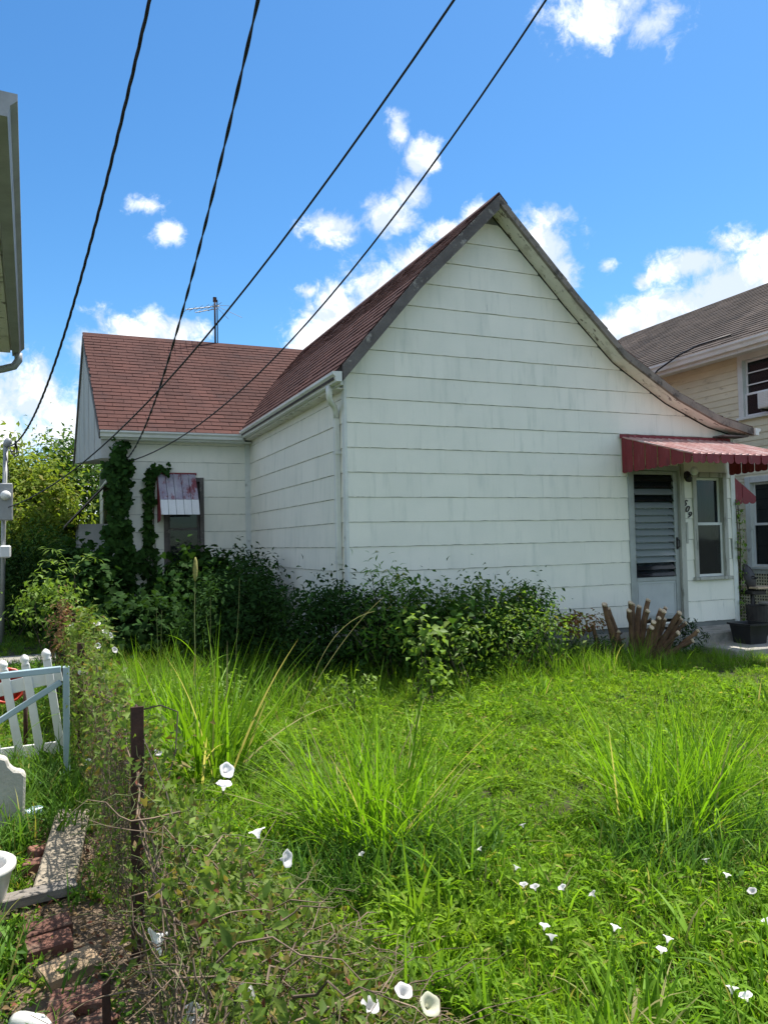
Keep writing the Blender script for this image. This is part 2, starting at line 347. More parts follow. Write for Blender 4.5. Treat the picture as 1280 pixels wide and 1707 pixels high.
M['petal'] = leaf_mat('white_petal', (0.78, 0.75, 0.76), (0.82, 0.80, 0.80), 0.35, 0.5, tcol=(1, 1, 1), spec=0.2)
M['petal_cream'] = leaf_mat('cream_petal', (0.80, 0.78, 0.58), (0.82, 0.80, 0.62), 0.35, 0.5, tcol=(1, 1, 0.9), spec=0.2)
M['seed'] = surf('seed_head', (0.26, 0.25, 0.08), (0.20, 0.19, 0.06), 30, 0.9, bump=0.3)


# ------------------------------------------------------------------ object helpers
def tag(o, label=None, cat=None, group=None, kind=None):
    if label: o['label'] = label
    if cat: o['category'] = cat
    if group: o['group'] = group
    if kind: o['kind'] = kind
    return o


def thing(name, loc, label, cat, group=None):
    o = bpy.data.objects.new(name, None)
    o.empty_display_size = 0.2
    COL.objects.link(o)
    o.location = loc
    return tag(o, label, cat, group)


def origin_of(o):
    v = Vector((0, 0, 0))
    while o is not None:
        v += o.location
        o = o.parent
    return v


def link_mesh(name, me, mat, parent=None, loc=None):
    """me holds world coordinates; they are shifted so that the object sits at its parent's base (or at loc)."""
    o = bpy.data.objects.new(name, me)
    COL.objects.link(o)
    if parent is not None:
        o.parent = parent
        off = origin_of(parent)
        me.transform(Matrix.Translation(-off))
    elif loc is not None:
        o.location = loc
        me.transform(Matrix.Translation(-Vector(loc)))
    if mat is not None:
        for mm in (mat if isinstance(mat, (list, tuple)) else [mat]):
            me.materials.append(mm)
    return o


class MB:
    def __init__(self):
        self.v, self.f, self.mi = [], [], []
        self.cur = 0

    def add(self, vs, fs):
        b = len(self.v)
        self.v += [tuple(p) for p in vs]
        self.f += [tuple(i + b for i in q) for q in fs]
        self.mi += [self.cur] * len(fs)
        return self

    def box(self, lo, hi):
        x0, y0, z0 = lo
        x1, y1, z1 = hi
        return self.hexa([(x0, y0, z0), (x1, y0, z0), (x1, y1, z0), (x0, y1, z0), (x0, y0, z1), (x1, y0, z1), (x1, y1, z1), (x0, y1, z1)])

    def hexa(self, p):
        return self.add(p, [(3, 2, 1, 0), (4, 5, 6, 7), (0, 1, 5, 4), (1, 2, 6, 5), (2, 3, 7, 6), (3, 0, 4, 7)])

    def obox(self, c, size, rot=(0, 0, 0)):
        R = Euler(rot).to_matrix()
        c = Vector(c)
        h = Vector(size) * 0.5
        ps = [c + R @ Vector((sx * h.x, sy * h.y, sz * h.z)) for sz in (-1, 1) for sx, sy in ((-1, -1), (1, -1), (1, 1), (-1, 1))]
        return self.hexa(ps)

    def bar(self, a, b, w, h, up=(0, 0, 1)):
        a, b = Vector(a), Vector(b)
        d = (b - a).normalized()
        s = d.cross(Vector(up))
        if s.length < 1e-4:
            s = d.cross(Vector((1, 0, 0)))
        s.normalize()
        u = s.cross(d)
        s, u = s * w / 2, u * h / 2
        return self.hexa([a - s - u, a + s - u, b + s - u, b - s - u, a - s + u, a + s + u, b + s + u, b - s + u])

    def prism(self, poly, axis, lo, hi):
        """poly: 2-D outline in the two other axes (in order), extruded along axis from lo to hi."""
        def P(q, t):
            return {0: (t, q[0], q[1]), 1: (q[0], t, q[1]), 2: (q[0], q[1], t)}[axis]
        n = len(poly)
        vs = [P(q, lo) for q in poly] + [P(q, hi) for q in poly]
        fs = [tuple(range(n)), tuple(range(2 * n - 1, n - 1, -1))] + [((i + 1) % n, i, n + i, n + (i + 1) % n) for i in range(n)]
        return self.add(vs, fs)

    def tube(self, pts, r, seg=8, cap=True, flat=1.0):
        pts = [Vector(p) for p in pts]
        n = len(pts)
        rs = r if isinstance(r, (list, tuple)) else [r] * n
        base = len(self.v)
        ref = None
        for i, p in enumerate(pts):
            t = (pts[min(i + 1, n - 1)] - pts[max(i - 1, 0)]).normalized()
            if ref is None:
                ref = t.orthogonal().normalized()
            ref = (ref - t * ref.dot(t))
            ref = ref.normalized() if ref.length > 1e-6 else t.orthogonal().normalized()
            bi = t.cross(ref)
            for k in range(seg):
                a = 2 * PI * k / seg
                self.v.append(tuple(p + (ref * math.cos(a) + bi * math.sin(a) * flat) * rs[i]))
        for i in range(n - 1):
            for k in range(seg):
                k2 = (k + 1) % seg
                self.f.append((base + i * seg + k, base + i * seg + k2, base + (i + 1) * seg + k2, base + (i + 1) * seg + k))
                self.mi.append(self.cur)
        if cap:
            self.f.append(tuple(base + k for k in range(seg - 1, -1, -1)))
            self.f.append(tuple(base + (n - 1) * seg + k for k in range(seg)))
            self.mi += [self.cur, self.cur]
        return self

    def lathe(self, prof, c, seg=20, rot=(0, 0, 0), wob=None):
        R = Euler(rot).to_matrix()
        c = Vector(c)
        base = len(self.v)
        for j, (r, z) in enumerate(prof):
            for k in range(seg):
                a = 2 * PI * k / seg
                rr = r * (wob(a, j) if wob else 1)
                self.v.append(tuple(c + R @ Vector((rr * math.cos(a), rr * math.sin(a), z))))
        for j in range(len(prof) - 1):
            for k in range(seg):
                k2 = (k + 1) % seg
                self.f.append((base + j * seg + k, base + j * seg + k2, base + (j + 1) * seg + k2, base + (j + 1) * seg + k))
                self.mi.append(self.cur)
        return self

    def mesh(self, name, smooth=False, bevel=0.0):
        me = bpy.data.meshes.new(name)
        me.from_pydata(self.v, [], self.f)
        if any(self.mi):
            me.polygons.foreach_set('material_index', self.mi)
        if bevel:
            bm = bmesh.new()
            bm.from_mesh(me)
            bmesh.ops.recalc_face_normals(bm, faces=bm.faces)
            es = [e for e in bm.edges if len(e.link_faces) == 2 and e.calc_face_angle(0) > 0.5]
            bmesh.ops.bevel(bm, geom=es, offset=bevel, segments=1, affect='EDGES', clamp_overlap=True)
            bm.to_mesh(me)
            bm.free()
        else:
            bm = bmesh.new()
            bm.from_mesh(me)
            bmesh.ops.recalc_face_normals(bm, faces=bm.faces)
            bm.to_mesh(me)
            bm.free()
        if smooth:
            me.polygons.foreach_set('use_smooth', [True] * len(me.polygons))
        me.update()
        return me

    def build(self, name, mat, parent=None, smooth=False, bevel=0.0, loc=None):
        return link_mesh(name, self.mesh(name, smooth, bevel), mat, parent, loc)


def np_mesh(name, V, tris=None, quads=None, smooth=False):
    me = bpy.data.meshes.new(name)
    V = np.asarray(V, np.float32)
    me.vertices.add(len(V))
    me.vertices.foreach_set('co', V.ravel())
    parts, starts, tot = [], [], 0
    for a, k in ((tris, 3), (quads, 4)):
        if a is not None and len(a):
            a = np.asarray(a, np.int32)
            starts.append(tot + np.arange(len(a)) * k)
            tot += a.size
            parts.append(a.ravel())
    li = np.concatenate(parts)
    ls = np.concatenate(starts).astype(np.int32)
    me.loops.add(len(li))
    me.loops.foreach_set('vertex_index', li)
    me.polygons.add(len(ls))
    me.polygons.foreach_set('loop_start', ls)
    me.update(calc_edges=True)
    if smooth:
        me.polygons.foreach_set('use_smooth', np.ones(len(ls), bool))
    me.validate()
    return me


# leaf outlines in leaf space: x across, y along, z up; unit length
def tmpl_leaf(w=0.42, fold=0.10, curl=-0.12):
    V = np.array([(0, 0, 0), (-w / 2, .42, fold), (0, .45, 0), (w / 2, .42, fold), (0, 1, curl)], float)
    return V, np.array([(0, 2, 1), (0, 3, 2), (2, 4, 1), (3, 4, 2)])


def tmpl_ivy():
    pts = [(0, 0), (-.30, -.08), (-.52, .22), (-.30, .40), (-.34, .68), (0, 1.0), (.34, .68), (.30, .40), (.52, .22), (.30, -.08)]
    V = [(0, .38, 0.02)] + [(x, y, -0.10 * abs(x) - 0.06 * y) for x, y in pts]
    n = len(pts)
    return np.array(V, float), np.array([(0, 1 + i, 1 + (i + 1) % n) for i in range(n)])


def tmpl_arrow():
    pts = [(0, 0.08), (-.36, -.20), (-.30, .22), (-.15, .68), (0, 1.0), (.15, .68), (.30, .22), (.36, -.20)]
    V = [(0, .30, -0.03)] + [(x, y, 0.16 * abs(x)) for x, y in pts]
    n = len(pts)
    return np.array(V, float), np.array([(0, 1 + i, 1 + (i + 1) % n) for i in range(n)])


T_LEAF, T_IVY, T_ARROW = tmpl_leaf(), tmpl_ivy(), tmpl_arrow()
T_NARROW = tmpl_leaf(0.22, 0.05, -0.2)
T_ROUND = tmpl_leaf(0.70, 0.10, -0.10)


def unit(a):
    return a / np.maximum(np.linalg.norm(a, axis=-1, keepdims=True), 1e-9)


def leaf_geo(P, Nrm, size, tmpl, jit=0.6, droop=0.5):
    """P (n,3) stem points, Nrm (n,3) rough facing, size (n,)."""
    n = len(P)
    nz = unit(Nrm + rng.normal(0, jit, (n, 3)))
    dirn = rng.normal(0, 1, (n, 3))
    dirn[:, 2] -= droop
    dirn = unit(dirn - nz * (dirn * nz).sum(1, keepdims=True))
    sx = np.cross(dirn, nz)
    TV, TF = tmpl
    S = size[:, None, None]
    V = P[:, None, :] + S * (TV[None, :, 0:1] * sx[:, None, :] + TV[None, :, 1:2] * dirn[:, None, :] + TV[None, :, 2:3] * nz[:, None, :])
    F = TF[None] + (np.arange(n) * len(TV))[:, None, None]
    return V.reshape(-1, 3), F.reshape(-1, 3)


def blade_geo(P, H, W, az, lean, bend, seg=4):
    """grass blades: base P, length H, width W, heading az, lean (rad from vertical at the base), bend (extra rad by the tip)."""
    n = len(P)
    t = np.linspace(0, 1, seg + 1)
    ang = lean[:, None] + bend[:, None] * t[None] ** 1.5
    ds = (H / seg)[:, None]
    hx = np.concatenate([np.zeros((n, 1)), np.cumsum(np.sin(ang[:, 1:]) * ds, 1)], 1)
    hz = np.concatenate([np.zeros((n, 1)), np.cumsum(np.cos(ang[:, 1:]) * ds, 1)], 1)
    fx, fy = np.sin(az), np.cos(az)
    C = np.stack([P[:, 0:1] + hx * fx[:, None], P[:, 1:2] + hx * fy[:, None], P[:, 2:3] + hz], -1)
    tw = rng.uniform(-0.9, 0.9, n)
    px, py = np.cos(az + tw), -np.sin(az + tw)
    prof = np.clip(np.minimum(1.0, 0.55 + 1.8 * t) * (1 - t ** 2.2), 0.03, 1)
    off = np.stack([px[:, None] * W[:, None] * prof[None] / 2, py[:, None] * W[:, None] * prof[None] / 2, np.zeros((n, seg + 1))], -1)
    V = np.stack([C - off, C + off], 2).reshape(n, -1, 3)
    k = np.arange(seg)
    q = np.stack([2 * k, 2 * k + 1, 2 * k + 3, 2 * k + 2], -1)
    F = q[None] + (np.arange(n) * 2 * (seg + 1))[:, None, None]
    return V.reshape(-1, 3), F.reshape(-1, 4)


class Geo:
    """collects tri/quad numpy chunks into one mesh."""
    def __init__(self):
        self.V, self.T, self.Q, self.n = [], [], [], 0

    def add(self, V, F):
        (self.T if F.shape[1] == 3 else self.Q).append(F + self.n)
        self.V.append(V)
        self.n += len(V)
        return self

    def twig(self, pts, r0, r1):
        pts = np.asarray(pts, float)
        n = len(pts)
        tg = unit(np.gradient(pts, axis=0))
        a = unit(np.cross(tg, np.array([0.31, 0.2, 0.93])))
        b = np.cross(tg, a)
        r = np.linspace(r0, r1, n)[:, None]
        ring = [pts + r * (a * math.cos(q) + b * math.sin(q)) for q in (0, 2.094, 4.189)]
        V = np.stack(ring, 1).reshape(-1, 3)
        F = []
        for i in range(n - 1):
            for k in range(3):
                k2 = (k + 1) % 3
                F.append((3 * i + k, 3 * i + k2, 3 * i + 3 + k2, 3 * i + 3 + k))
        return self.add(V, np.array(F))

    def build(self, name, mat, parent=None, smooth=False, loc=None):
        me = np_mesh(name, np.concatenate(self.V), np.concatenate(self.T) if self.T else None, np.concatenate(self.Q) if self.Q else None, smooth)
        return link_mesh(name, me, mat, parent, loc)


def crook(a, b, n=7, wob=0.05):
    """a crooked line from a to b"""
    a, b = np.array(a, float), np.array(b, float)
    t = np.linspace(0, 1, n)[:, None]
    p = a + (b - a) * t
    w = np.cumsum(rng.normal(0, wob / math.sqrt(n), (n, 3)), 0)
    return p + (w - w[0] - (w[-1] - w[0]) * t * 0.6)


def scatter(name, protos, P, rot, scl, idx, kind='stuff', label=None, cat=None):
    """one object of kind stuff that draws the meshes in protos at the points P (geometry nodes)."""
    col = bpy.data.collections.new(name + '_sources')
    for i, me in enumerate(protos):
        so = bpy.data.objects.new('%s_source_%s' % (name, 'abcdefghijklm'[i]), me)
        col.objects.link(so)
    me = bpy.data.meshes.new(name)
    n = len(P)
    me.vertices.add(n)
    me.vertices.foreach_set('co', np.asarray(P, np.float32).ravel())
    for nm, ty, key, arr in (('rot', 'FLOAT_VECTOR', 'vector', rot), ('scl', 'FLOAT_VECTOR', 'vector', scl), ('pick', 'INT', 'value', idx)):
        at = me.attributes.new(nm, ty, 'POINT')
        at.data.foreach_set(key, np.asarray(arr, np.int32 if ty == 'INT' else np.float32).ravel())
    o = bpy.data.objects.new(name, me)
    COL.objects.link(o)
    ng = bpy.data.node_groups.new(name + '_nodes', 'GeometryNodeTree')
    ng.interface.new_socket('Geometry', in_out='INPUT', socket_type='NodeSocketGeometry')
    ng.interface.new_socket('Geometry', in_out='OUTPUT', socket_type='NodeSocketGeometry')
    N, L = ng.nodes.new, ng.links.new
    gi, go = N('NodeGroupInput'), N('NodeGroupOutput')
    ci = N('GeometryNodeCollectionInfo')
    ci.inputs['Collection'].default_value = col
    ci.inputs['Separate Children'].default_value = True
    ci.inputs['Reset Children'].default_value = True
    ip = N('GeometryNodeInstanceOnPoints')
    ip.inputs['Pick Instance'].default_value = True
    def attr(nm, ty):
        a = N('GeometryNodeInputNamedAttribute')
        a.data_type = ty
        a.inputs['Name'].default_value = nm
        return a.outputs['Attribute']
    L(gi.outputs[0], ip.inputs['Points'])
    L(ci.outputs[0], ip.inputs['Instance'])
    L(attr('pick', 'INT'), ip.inputs['Instance Index'])
    er = N('FunctionNodeEulerToRotation')
    L(attr('rot', 'FLOAT_VECTOR'), er.inputs[0])
    L(er.outputs[0], ip.inputs['Rotation'])
    L(attr('scl', 'FLOAT_VECTOR'), ip.inputs['Scale'])
    L(ip.outputs[0], go.inputs[0])
    md = o.modifiers.new('scatter', 'NODES')
    md.node_group = ng
    return tag(o, label, cat, kind=kind)


# ================================================================== SETTING
def build_ground():
    n = 60
    xs = np.concatenate([np.linspace(-400, -12, 8), np.linspace(-10, 16, n), np.linspace(18, 400, 8)])
    ys = np.concatenate([np.linspace(-400, -8, 8), np.linspace(-6, 20, n), np.linspace(22, 500, 8)])
    X, Y = np.meshgrid(xs, ys)
    Z = 0.025 * np.sin(X * 1.3 + 0.4) * np.cos(Y * 1.1) + 0.015 * np.sin(X * 3.1) * np.sin(Y * 2.7 + 1)
    near = (np.abs(X - 3) < 14) & (np.abs(Y - 7) < 14)
    Z = np.where(near, Z, 0.0) - 0.02
    V = np.stack([X, Y, Z], -1).reshape(-1, 3)
    c, r = len(xs), len(ys)
    i = np.arange((r - 1) * (c - 1))
    a = (i // (c - 1)) * c + i % (c - 1)
    Q = np.stack([a, a + 1, a + c + 1, a + c], -1)
    me = np_mesh('ground', V, None, Q, True)
    tag(link_mesh('ground', me, M['soil']), 'weedy yard ground under the grass', None, kind='structure')


build_ground()

# strip of trodden dirt and litter on the neighbour's side of the fence
b = MB()
pts = []
for i in range(18):
    y = 1.2 + i * 0.25
    pts.append((-0.12 + 0.03 * math.sin(i * 1.7), 0.30 + 0.03 * math.sin(i * 2.3 + 1), y))
for i in range(17):
    a, c = pts[i], pts[i + 1]
    b.add([(a[0], a[2], 0.03), (a[1], a[2], 0.035), (c[1], c[2], 0.035), (c[0], c[2], 0.03)], [(0, 1, 2, 3)])
dirt = tag(b.build('path', M['litter']), 'dirt path strewn with bricks along the wire fence', None, kind='structure')
b = MB()
b.box((-3.5, 11.6, -0.05), (0.0, 12.5, 0.02))
tag(b.build('side_walk', M['walk']), 'worn concrete walk in the side yard', None, kind='structure')

# ================================================================== WHITE HOUSE
D = 8.5                                   # plane of the front gable wall
ROOF = [(2.90, 3.46), (3.53, 4.19), (4.01, 4.75), (5.115, 5.86), (6.254, 4.735), (7.004, 4.045), (7.911, 3.525), (8.663, 3.225), (9.265, 3.09)]


def roofz(x):
    for (x0, z0), (x1, z1) in zip(ROOF, ROOF[1:]):
        if x <= x1:
            return z0 + (z1 - z0) * (x - x0) / (x1 - x0)
    return ROOF[-1][1]


house = thing('white_house', (6.0, 12.0, 0.0), 'one-storey white shingle-sided house with a steep maroon roof and a flared gable facing the lawn', 'house')


def sub_rects(r, holes):
    out = [r]
    for hx0, hz0, hx1, hz1 in holes:
        nxt = []
        for (x0, z0, x1, z1) in out:
            if hx0 >= x1 or hx1 <= x0 or hz0 >= z1 or hz1 <= z0:
                nxt.append((x0, z0, x1, z1))
                continue
            if hx0 > x0: nxt.append((x0, z0, hx0, z1))
            if hx1 < x1: nxt.append((hx1, z0, x1, z1))
            xa, xb = max(x0, hx0), min(x1, hx1)
            if hz0 > z0: nxt.append((xa, z0, xb, hz0))
            if hz1 < z1: nxt.append((xa, hz1, xb, z1))
        out = nxt
    return [q for q in out if q[2] - q[0] > 0.03 and q[3] - q[1] > 0.03]


def siding(wall, to3, u0, u1, z0, z1, top=None, holes=(), row=0.292, zref=0.034, wid=0.66, joints=(5.08, 4.74), zmax_row=99):
    """asbestos-cement siding shingles nailed up in courses; each is an object under the wall."""
    k0 = int(math.floor((z0 - zref) / row))
    k1 = int(math.ceil((z1 - zref) / row))
    for k in range(k0, k1):
        a, c = zref + k * row, zref + (k + 1) * row
        j0 = joints[k % 2] + random.uniform(-0.015, 0.015)
        n0 = int(math.floor((u0 - j0) / wid))
        n1 = int(math.ceil((u1 - j0) / wid))
        for i in range(n0, n1):
            r = (max(u0, j0 + i * wid), max(z0, a), min(u1, j0 + (i + 1) * wid), min(z1, c))
            if r[2] - r[0] < 0.03 or r[3] - r[1] < 0.03:
                continue
            for (x0, q0, x1, q1) in sub_rects(r, holes):
                x0, x1, q0 = x0 + 0.0003, x1 - 0.0003, q0 + (0.0042 if q0 == a else 0.002)
                ns = 9
                if top:
                    # trim the shingle to the part that lies under the roof line
                    ok = [x0 + (x1 - x0) * t / 60 for t in range(61) if top(x0 + (x1 - x0) * t / 60) > q0 + 0.012]
                    if len(ok) < 4:
                        continue
                    x0, x1 = ok[0], ok[-1]
                xs = [x0 + (x1 - x0) * t / ns for t in range(ns + 1)]
                lowz = [(x, q0 + random.uniform(-0.0025, 0.0035)) for x in xs]
                if top:
                    upz = [(x, max(min(q1, top(x)), q0 + 0.004)) for x in reversed(xs)]
                    cut = any(z < q1 - 1e-4 for _, z in upz)
                else:
                    upz, cut = None, False
                if not cut:
                    upz = [(x1, q1), (x0, q1)]
                poly = lowz + upz
                lift, tilt = random.uniform(0.0, 0.0008), random.uniform(-0.0006, 0.0006)
                m = len(poly)
                front = [to3(u, z, 0.005 + lift + 0.011 * (q1 - z) / row + tilt * (u - x0) / wid) for u, z in poly]
                back = [to3(u, z, 0.0) for u, z in poly]
                mb = MB().add(front + back, [tuple(range(m))] + [((i2 + 1) % m, i2, m + i2, m + (i2 + 1) % m) for i2 in range(m)])
                mb.build('siding_shingle', M['shingle_white'], wall)


# --- front gable wall, its backing set behind the shingles
poly = [(3.14, 0.26), (9.12, 0.26)] + [(x, z - 0.10) for x, z in [(9.12, roofz(9.12))] + [p for p in reversed(ROOF[1:-1])] + [(3.16, roofz(3.16))]]
DOOR = (7.20, 0.36, 8.14, 2.52)
WIN = (8.33, 0.93, 8.97, 2.45)
b = MB()
# backing in vertical panels round the openings
for x0, x1, lo, hi in ((3.135, 7.20, 0.26, None), (7.20, 8.14, 2.52, None), (8.14, 8.33, 0.26, None), (8.33, 8.97, 0.26, 0.93), (8.33, 8.97, 2.45, None), (8.97, 9.12, 0.26, None)):
    n = max(1, int((x1 - x0) / 0.4))
    for i in range(n):
        a, c = x0 + (x1 - x0) * i / n, x0 + (x1 - x0) * (i + 1) / n
        ta, tc = (roofz(a) - 0.12, roofz(c) - 0.12) if hi is None else (hi, hi)
        cuts = [a] + [p[0] for p in ROOF if a < p[0] < c] + [c] if hi is None else [a, c]
        tops = [(x, (roofz(x) - 0.12) if hi is None else hi) for x in reversed(cuts)]
        b.prism([(a, lo), (c, lo)] + tops, 1, D, D + 0.12)
front_wall = b.build('front_wall', M['wall_back'], house)
siding(front_wall, lambda u, z, d: (u, D - d, z), 3.135, 9.06, 0.30, 5.6, top=lambda x: roofz(x) - 0.13, holes=(DOOR, WIN))

# --- long side wall towards the wing, and the wing's front wall
E2 = 13.35
b = MB(); b.box((3.13, D + 0.13, 0.26), (3.25, E2 - 0.001, 3.40))
side_wall = b.build('side_wall', M['wall_back'], house)
siding(side_wall, lambda u, z, d: (3.13 - d, u, z), D + 0.05, E2, 0.30, 3.36, joints=(9.0, 9.33))
b = MB()
WHOLE = (1.66, 1.02, 2.32, 2.70)
for x0, x1, lo, hi in ((1.0, WHOLE[0], .26, 3.36), (WHOLE[0], WHOLE[2], .26, WHOLE[1]), (WHOLE[0], WHOLE[2], WHOLE[3], 3.36), (WHOLE[2], 3.26, .26, 3.36)):
    b.box((x0, E2, lo), (x1, E2 + 0.12, hi))
wing_wall = b.build('wing_wall', M['wall_back'], house)
siding(wing_wall, lambda u, z, d: (u, E2 - d, z), 1.06, 3.12, 0.30, 3.34, holes=(WHOLE,), joints=(1.9, 2.23))
b = MB(); b.box((1.0, E2 + 0.125, 0.26), (1.12, 20, 3.36))
wing_side = b.build('wing_side_wall', M['wall_back'], house)
siding(wing_side, lambda u, z, d: (1.0 - d, u, z), E2 + 0.05, 19.9, 0.30, 3.0, joints=(14.0, 14.33))
# rest of the shell
b = MB()
b.box((3.26, 20.0, 0.26), (9.12, 20.12, 3.3))
b.box((9.02, D + 0.13, 0.26), (9.12, 20.0, 2.98))
b.box((1.0, 20.0, 0.26), (3.25, 20.12, 3.3))
b.build('rear_wall', M['trim_white'], house)
b = MB()
b.box((3.10, D - 0.03, -0.1), (9.15, D + 0.15, 0.262)); b.box((3.09, D + 0.151, -0.1), (3.3, 20, 0.262)); b.box((0.97, E2 - 0.03, -0.1), (3.089, E2 + 0.2, 0.262))
b.box((0.97, E2 + 0.201, -0.1), (1.2, 20, 0.262)); b.box((9.0, D + 0.151, -0.1), (9.15, 20, 0.262))
b.build('foundation', M['concrete'], house)
# corner boards
for x, y, dx, dy, z1 in ((3.10, D - 0.022, 0.032, 0.09, 3.50), (9.06, D - 0.022, 0.085, 0.1, 2.97), (0.975, E2 - 0.022, 0.085, 0.09, 3.30), (3.03, E2 - 0.024, 0.095, 0.02, 3.3)):
    MB().box((x, y, 0.27), (x + dx, y + dy, z1)).build('corner_board', M['trim_white'], house, bevel=0.003)


# --- roofs
def course(p0, along, L, up, nrm, depth, tab, phase):
    """one course of asphalt shingles, tab by tab"""
    mb = MB()
    along, up, nrm, p0 = Vector(along), Vector(up), Vector(nrm), Vector(p0)
    x = -phase * tab
    while x < L:
        a, c = max(0, x + 0.003), min(L, x + tab - 0.003)
        x += tab
        if c - a < 0.02:
            continue
        l0, l1 = random.uniform(-0.007, 0.005), random.uniform(-0.007, 0.005)
        hh = random.uniform(0.012, 0.017)
        q = []
        for (s, t, h) in ((a, l0, 0.001), (c, l1, 0.001), (c, depth, 0.0005), (a, depth, 0.0005), (a, l0, hh), (c, l1, hh), (c, depth, 0.003), (a, depth, 0.003)):
            q.append(p0 + along * s + up * t + nrm * h)
        mb.hexa(q)
    return mb


def roof_courses(roof, prof, along, start, length, expo, tab, mat, tweak=None):
    """courses up a profile given as 3-D points from eave to ridge"""
    prof = [Vector(p) for p in prof]
    seg = [(a, b2, (b2 - a).length) for a, b2 in zip(prof, prof[1:])]
    total = sum(s[2] for s in seg)
    n = int(total / expo) + 1
    al = Vector(along)
    for k in range(n):
        s = k * expo
        for a, b2, l in seg:
            if s <= l + 1e-6:
                break
            s -= l
        up = (b2 - a).normalized()
        nr = al.cross(up)
        if nr.z < 0: nr = -nr
        base = a + up * min(s, l)
        st, L = start, length
        if tweak:
            st, L = tweak(base, st, L)
        dep = min(expo * 1.08, total - k * expo + 0.02)
        course(base + al * st, al, L, up, nr, dep, tab, (k % 2) * 0.5 + random.uniform(-.08, .08)).build('shingle_course', mat, roof)


b = MB()
top = ROOF
poly = [(x, z) for x, z in top] + [(x, z - 0.07) for x, z in reversed(top)]
n = len(top)
for i in range(n - 1):
    (x0, z0), (x1, z1) = top[i], top[i + 1]
    b.prism([(x0, z0 - 0.07), (x1, z1 - 0.07), (x1, z1 - 0.004), (x0, z0 - 0.004)], 1, 8.265, 20.2)
main_roof = b.build('main_roof', M['roof_edge'], house)
roof_courses(main_roof, [(x, 0, z) for x, z in ROOF[:4]], (0, 1, 0), 8.235, 9.4, 0.142, 0.305, M['roof_red'])
roof_courses(main_roof, [(x, 0, z) for x, z in reversed(ROOF[3:])], (0, 1, 0), 8.235, 11.7, 0.285, 0.61, M['roof_red'])
b = MB()
for i in range(28):
    y = 8.225 + i * 0.42
    b.prism([(5.115 - 0.12, 5.86 - 0.118), (5.115, 5.868), (5.115 + 0.12, 5.86 - 0.118), (5.115 + .12, 5.86 - 0.098), (5.115, 5.888), (5.115 - .12, 5.86 - .098)], 1, y, y + 0.414)
b.build('ridge_cap', M['roof_red'], main_roof)

xl = lambda y: 0.66 - 0.038 * (y - 13.1)
EAVE, RIDGE, BACK = (13.08, 3.43), (16.6, 5.86), (19.8, 3.64)
b = MB()
for (y0, z0), (y1, z1) in ((EAVE, RIDGE), (RIDGE, BACK)):
    b.hexa([(xl(y0), y0, z0 - 0.06), (4.9, y0, z0 - 0.06), (4.9, y1, z1 - 0.06), (xl(y1), y1, z1 - 0.06),
            (xl(y0), y0, z0 - 0.004), (4.9, y0, z0 - 0.004), (4.9, y1, z1 - 0.004), (xl(y1), y1, z1 - 0.004)])
wing_roof = b.build('wing_roof', M['roof_edge'], house)


def wing_span(base, st, L):
    x0 = xl(base.y) - 0.015
    x1 = 2.95 + (base.z - 3.46) / 1.10 + 0.25
    return x0, x1 - x0


roof_courses(wing_roof, [(0, EAVE[0] - 0.02, EAVE[1] - 0.01), (0, RIDGE[0], RIDGE[1])], (1, 0, 0), 0, 1, 0.148, 0.305, M['roof_red'], wing_span)
b = MB()
for i in range(13):
    x = 0.52 + i * 0.36
    b.prism([(16.6 - 0.13, 5.86 - 0.092), (16.6, 5.868), (16.6 + 0.13, 5.86 - 0.092), (16.6 + .13, 5.775), (16.6, 5.888), (16.6 - .13, 5.775)], 0, x, x + 0.365)
b.build('ridge_cap', M['roof_red'], wing_roof)

# boxed gable end of the wing
P1 = [(13.14, 2.98), (13.14, 3.37), (16.6, 5.74), (19.76, 3.58), (19.76, 3.55)]
b = MB()
vs = [(xl(y) + 0.02, y, z) for y, z in P1] + [(0.985, y, z) for y, z in P1]
b.add(vs, [(0, 1, 2, 3, 4), (9, 8, 7, 6, 5)] + [((i + 1) % 5, i, 5 + i, 5 + (i + 1) % 5) for i in range(5)])
b.build('gable_end', M['ply_grey'], house)
for y0, z0, y1, z1 in ((13.10, 3.40, 16.6, 5.82), (19.8, 3.60, 16.6, 5.82)):
    MB().bar((xl(y0) - 0.0, y0, z0 - 0.06), (xl(y1) - 0.0, y1, z1 - 0.06), 0.03, 0.12).build('rake_board', M['rake'], house)
for y in (14.3, 15.5, 16.7, 17.9, 19.1):
    zt = 3.37 + min(y - 13.14, 20 - y) * 0.685 - 0.05
    zb = 2.98 + (y - 13.14) * 0.0861
    MB().box((xl(y) + 0.012, y - 0.02, zb), (xl(y) + 0.026, y + 0.02, zt)).build('batten', M['ply_grey'], house)

# rake boards and soffit of the front gable
def offset_prof(pts, off):
    return [(x, z - off) for x, z in pts]


def rake(pts, y0, y1, t0, t1, name, mat):
    a, c = offset_prof(pts, t0), offset_prof(pts, t1)
    mb = MB()
    for i in range(len(pts) - 1):
        mb.prism([c[i], c[i + 1], a[i + 1], a[i]], 1, y0, y1)
    return mb.build(name, mat, house)


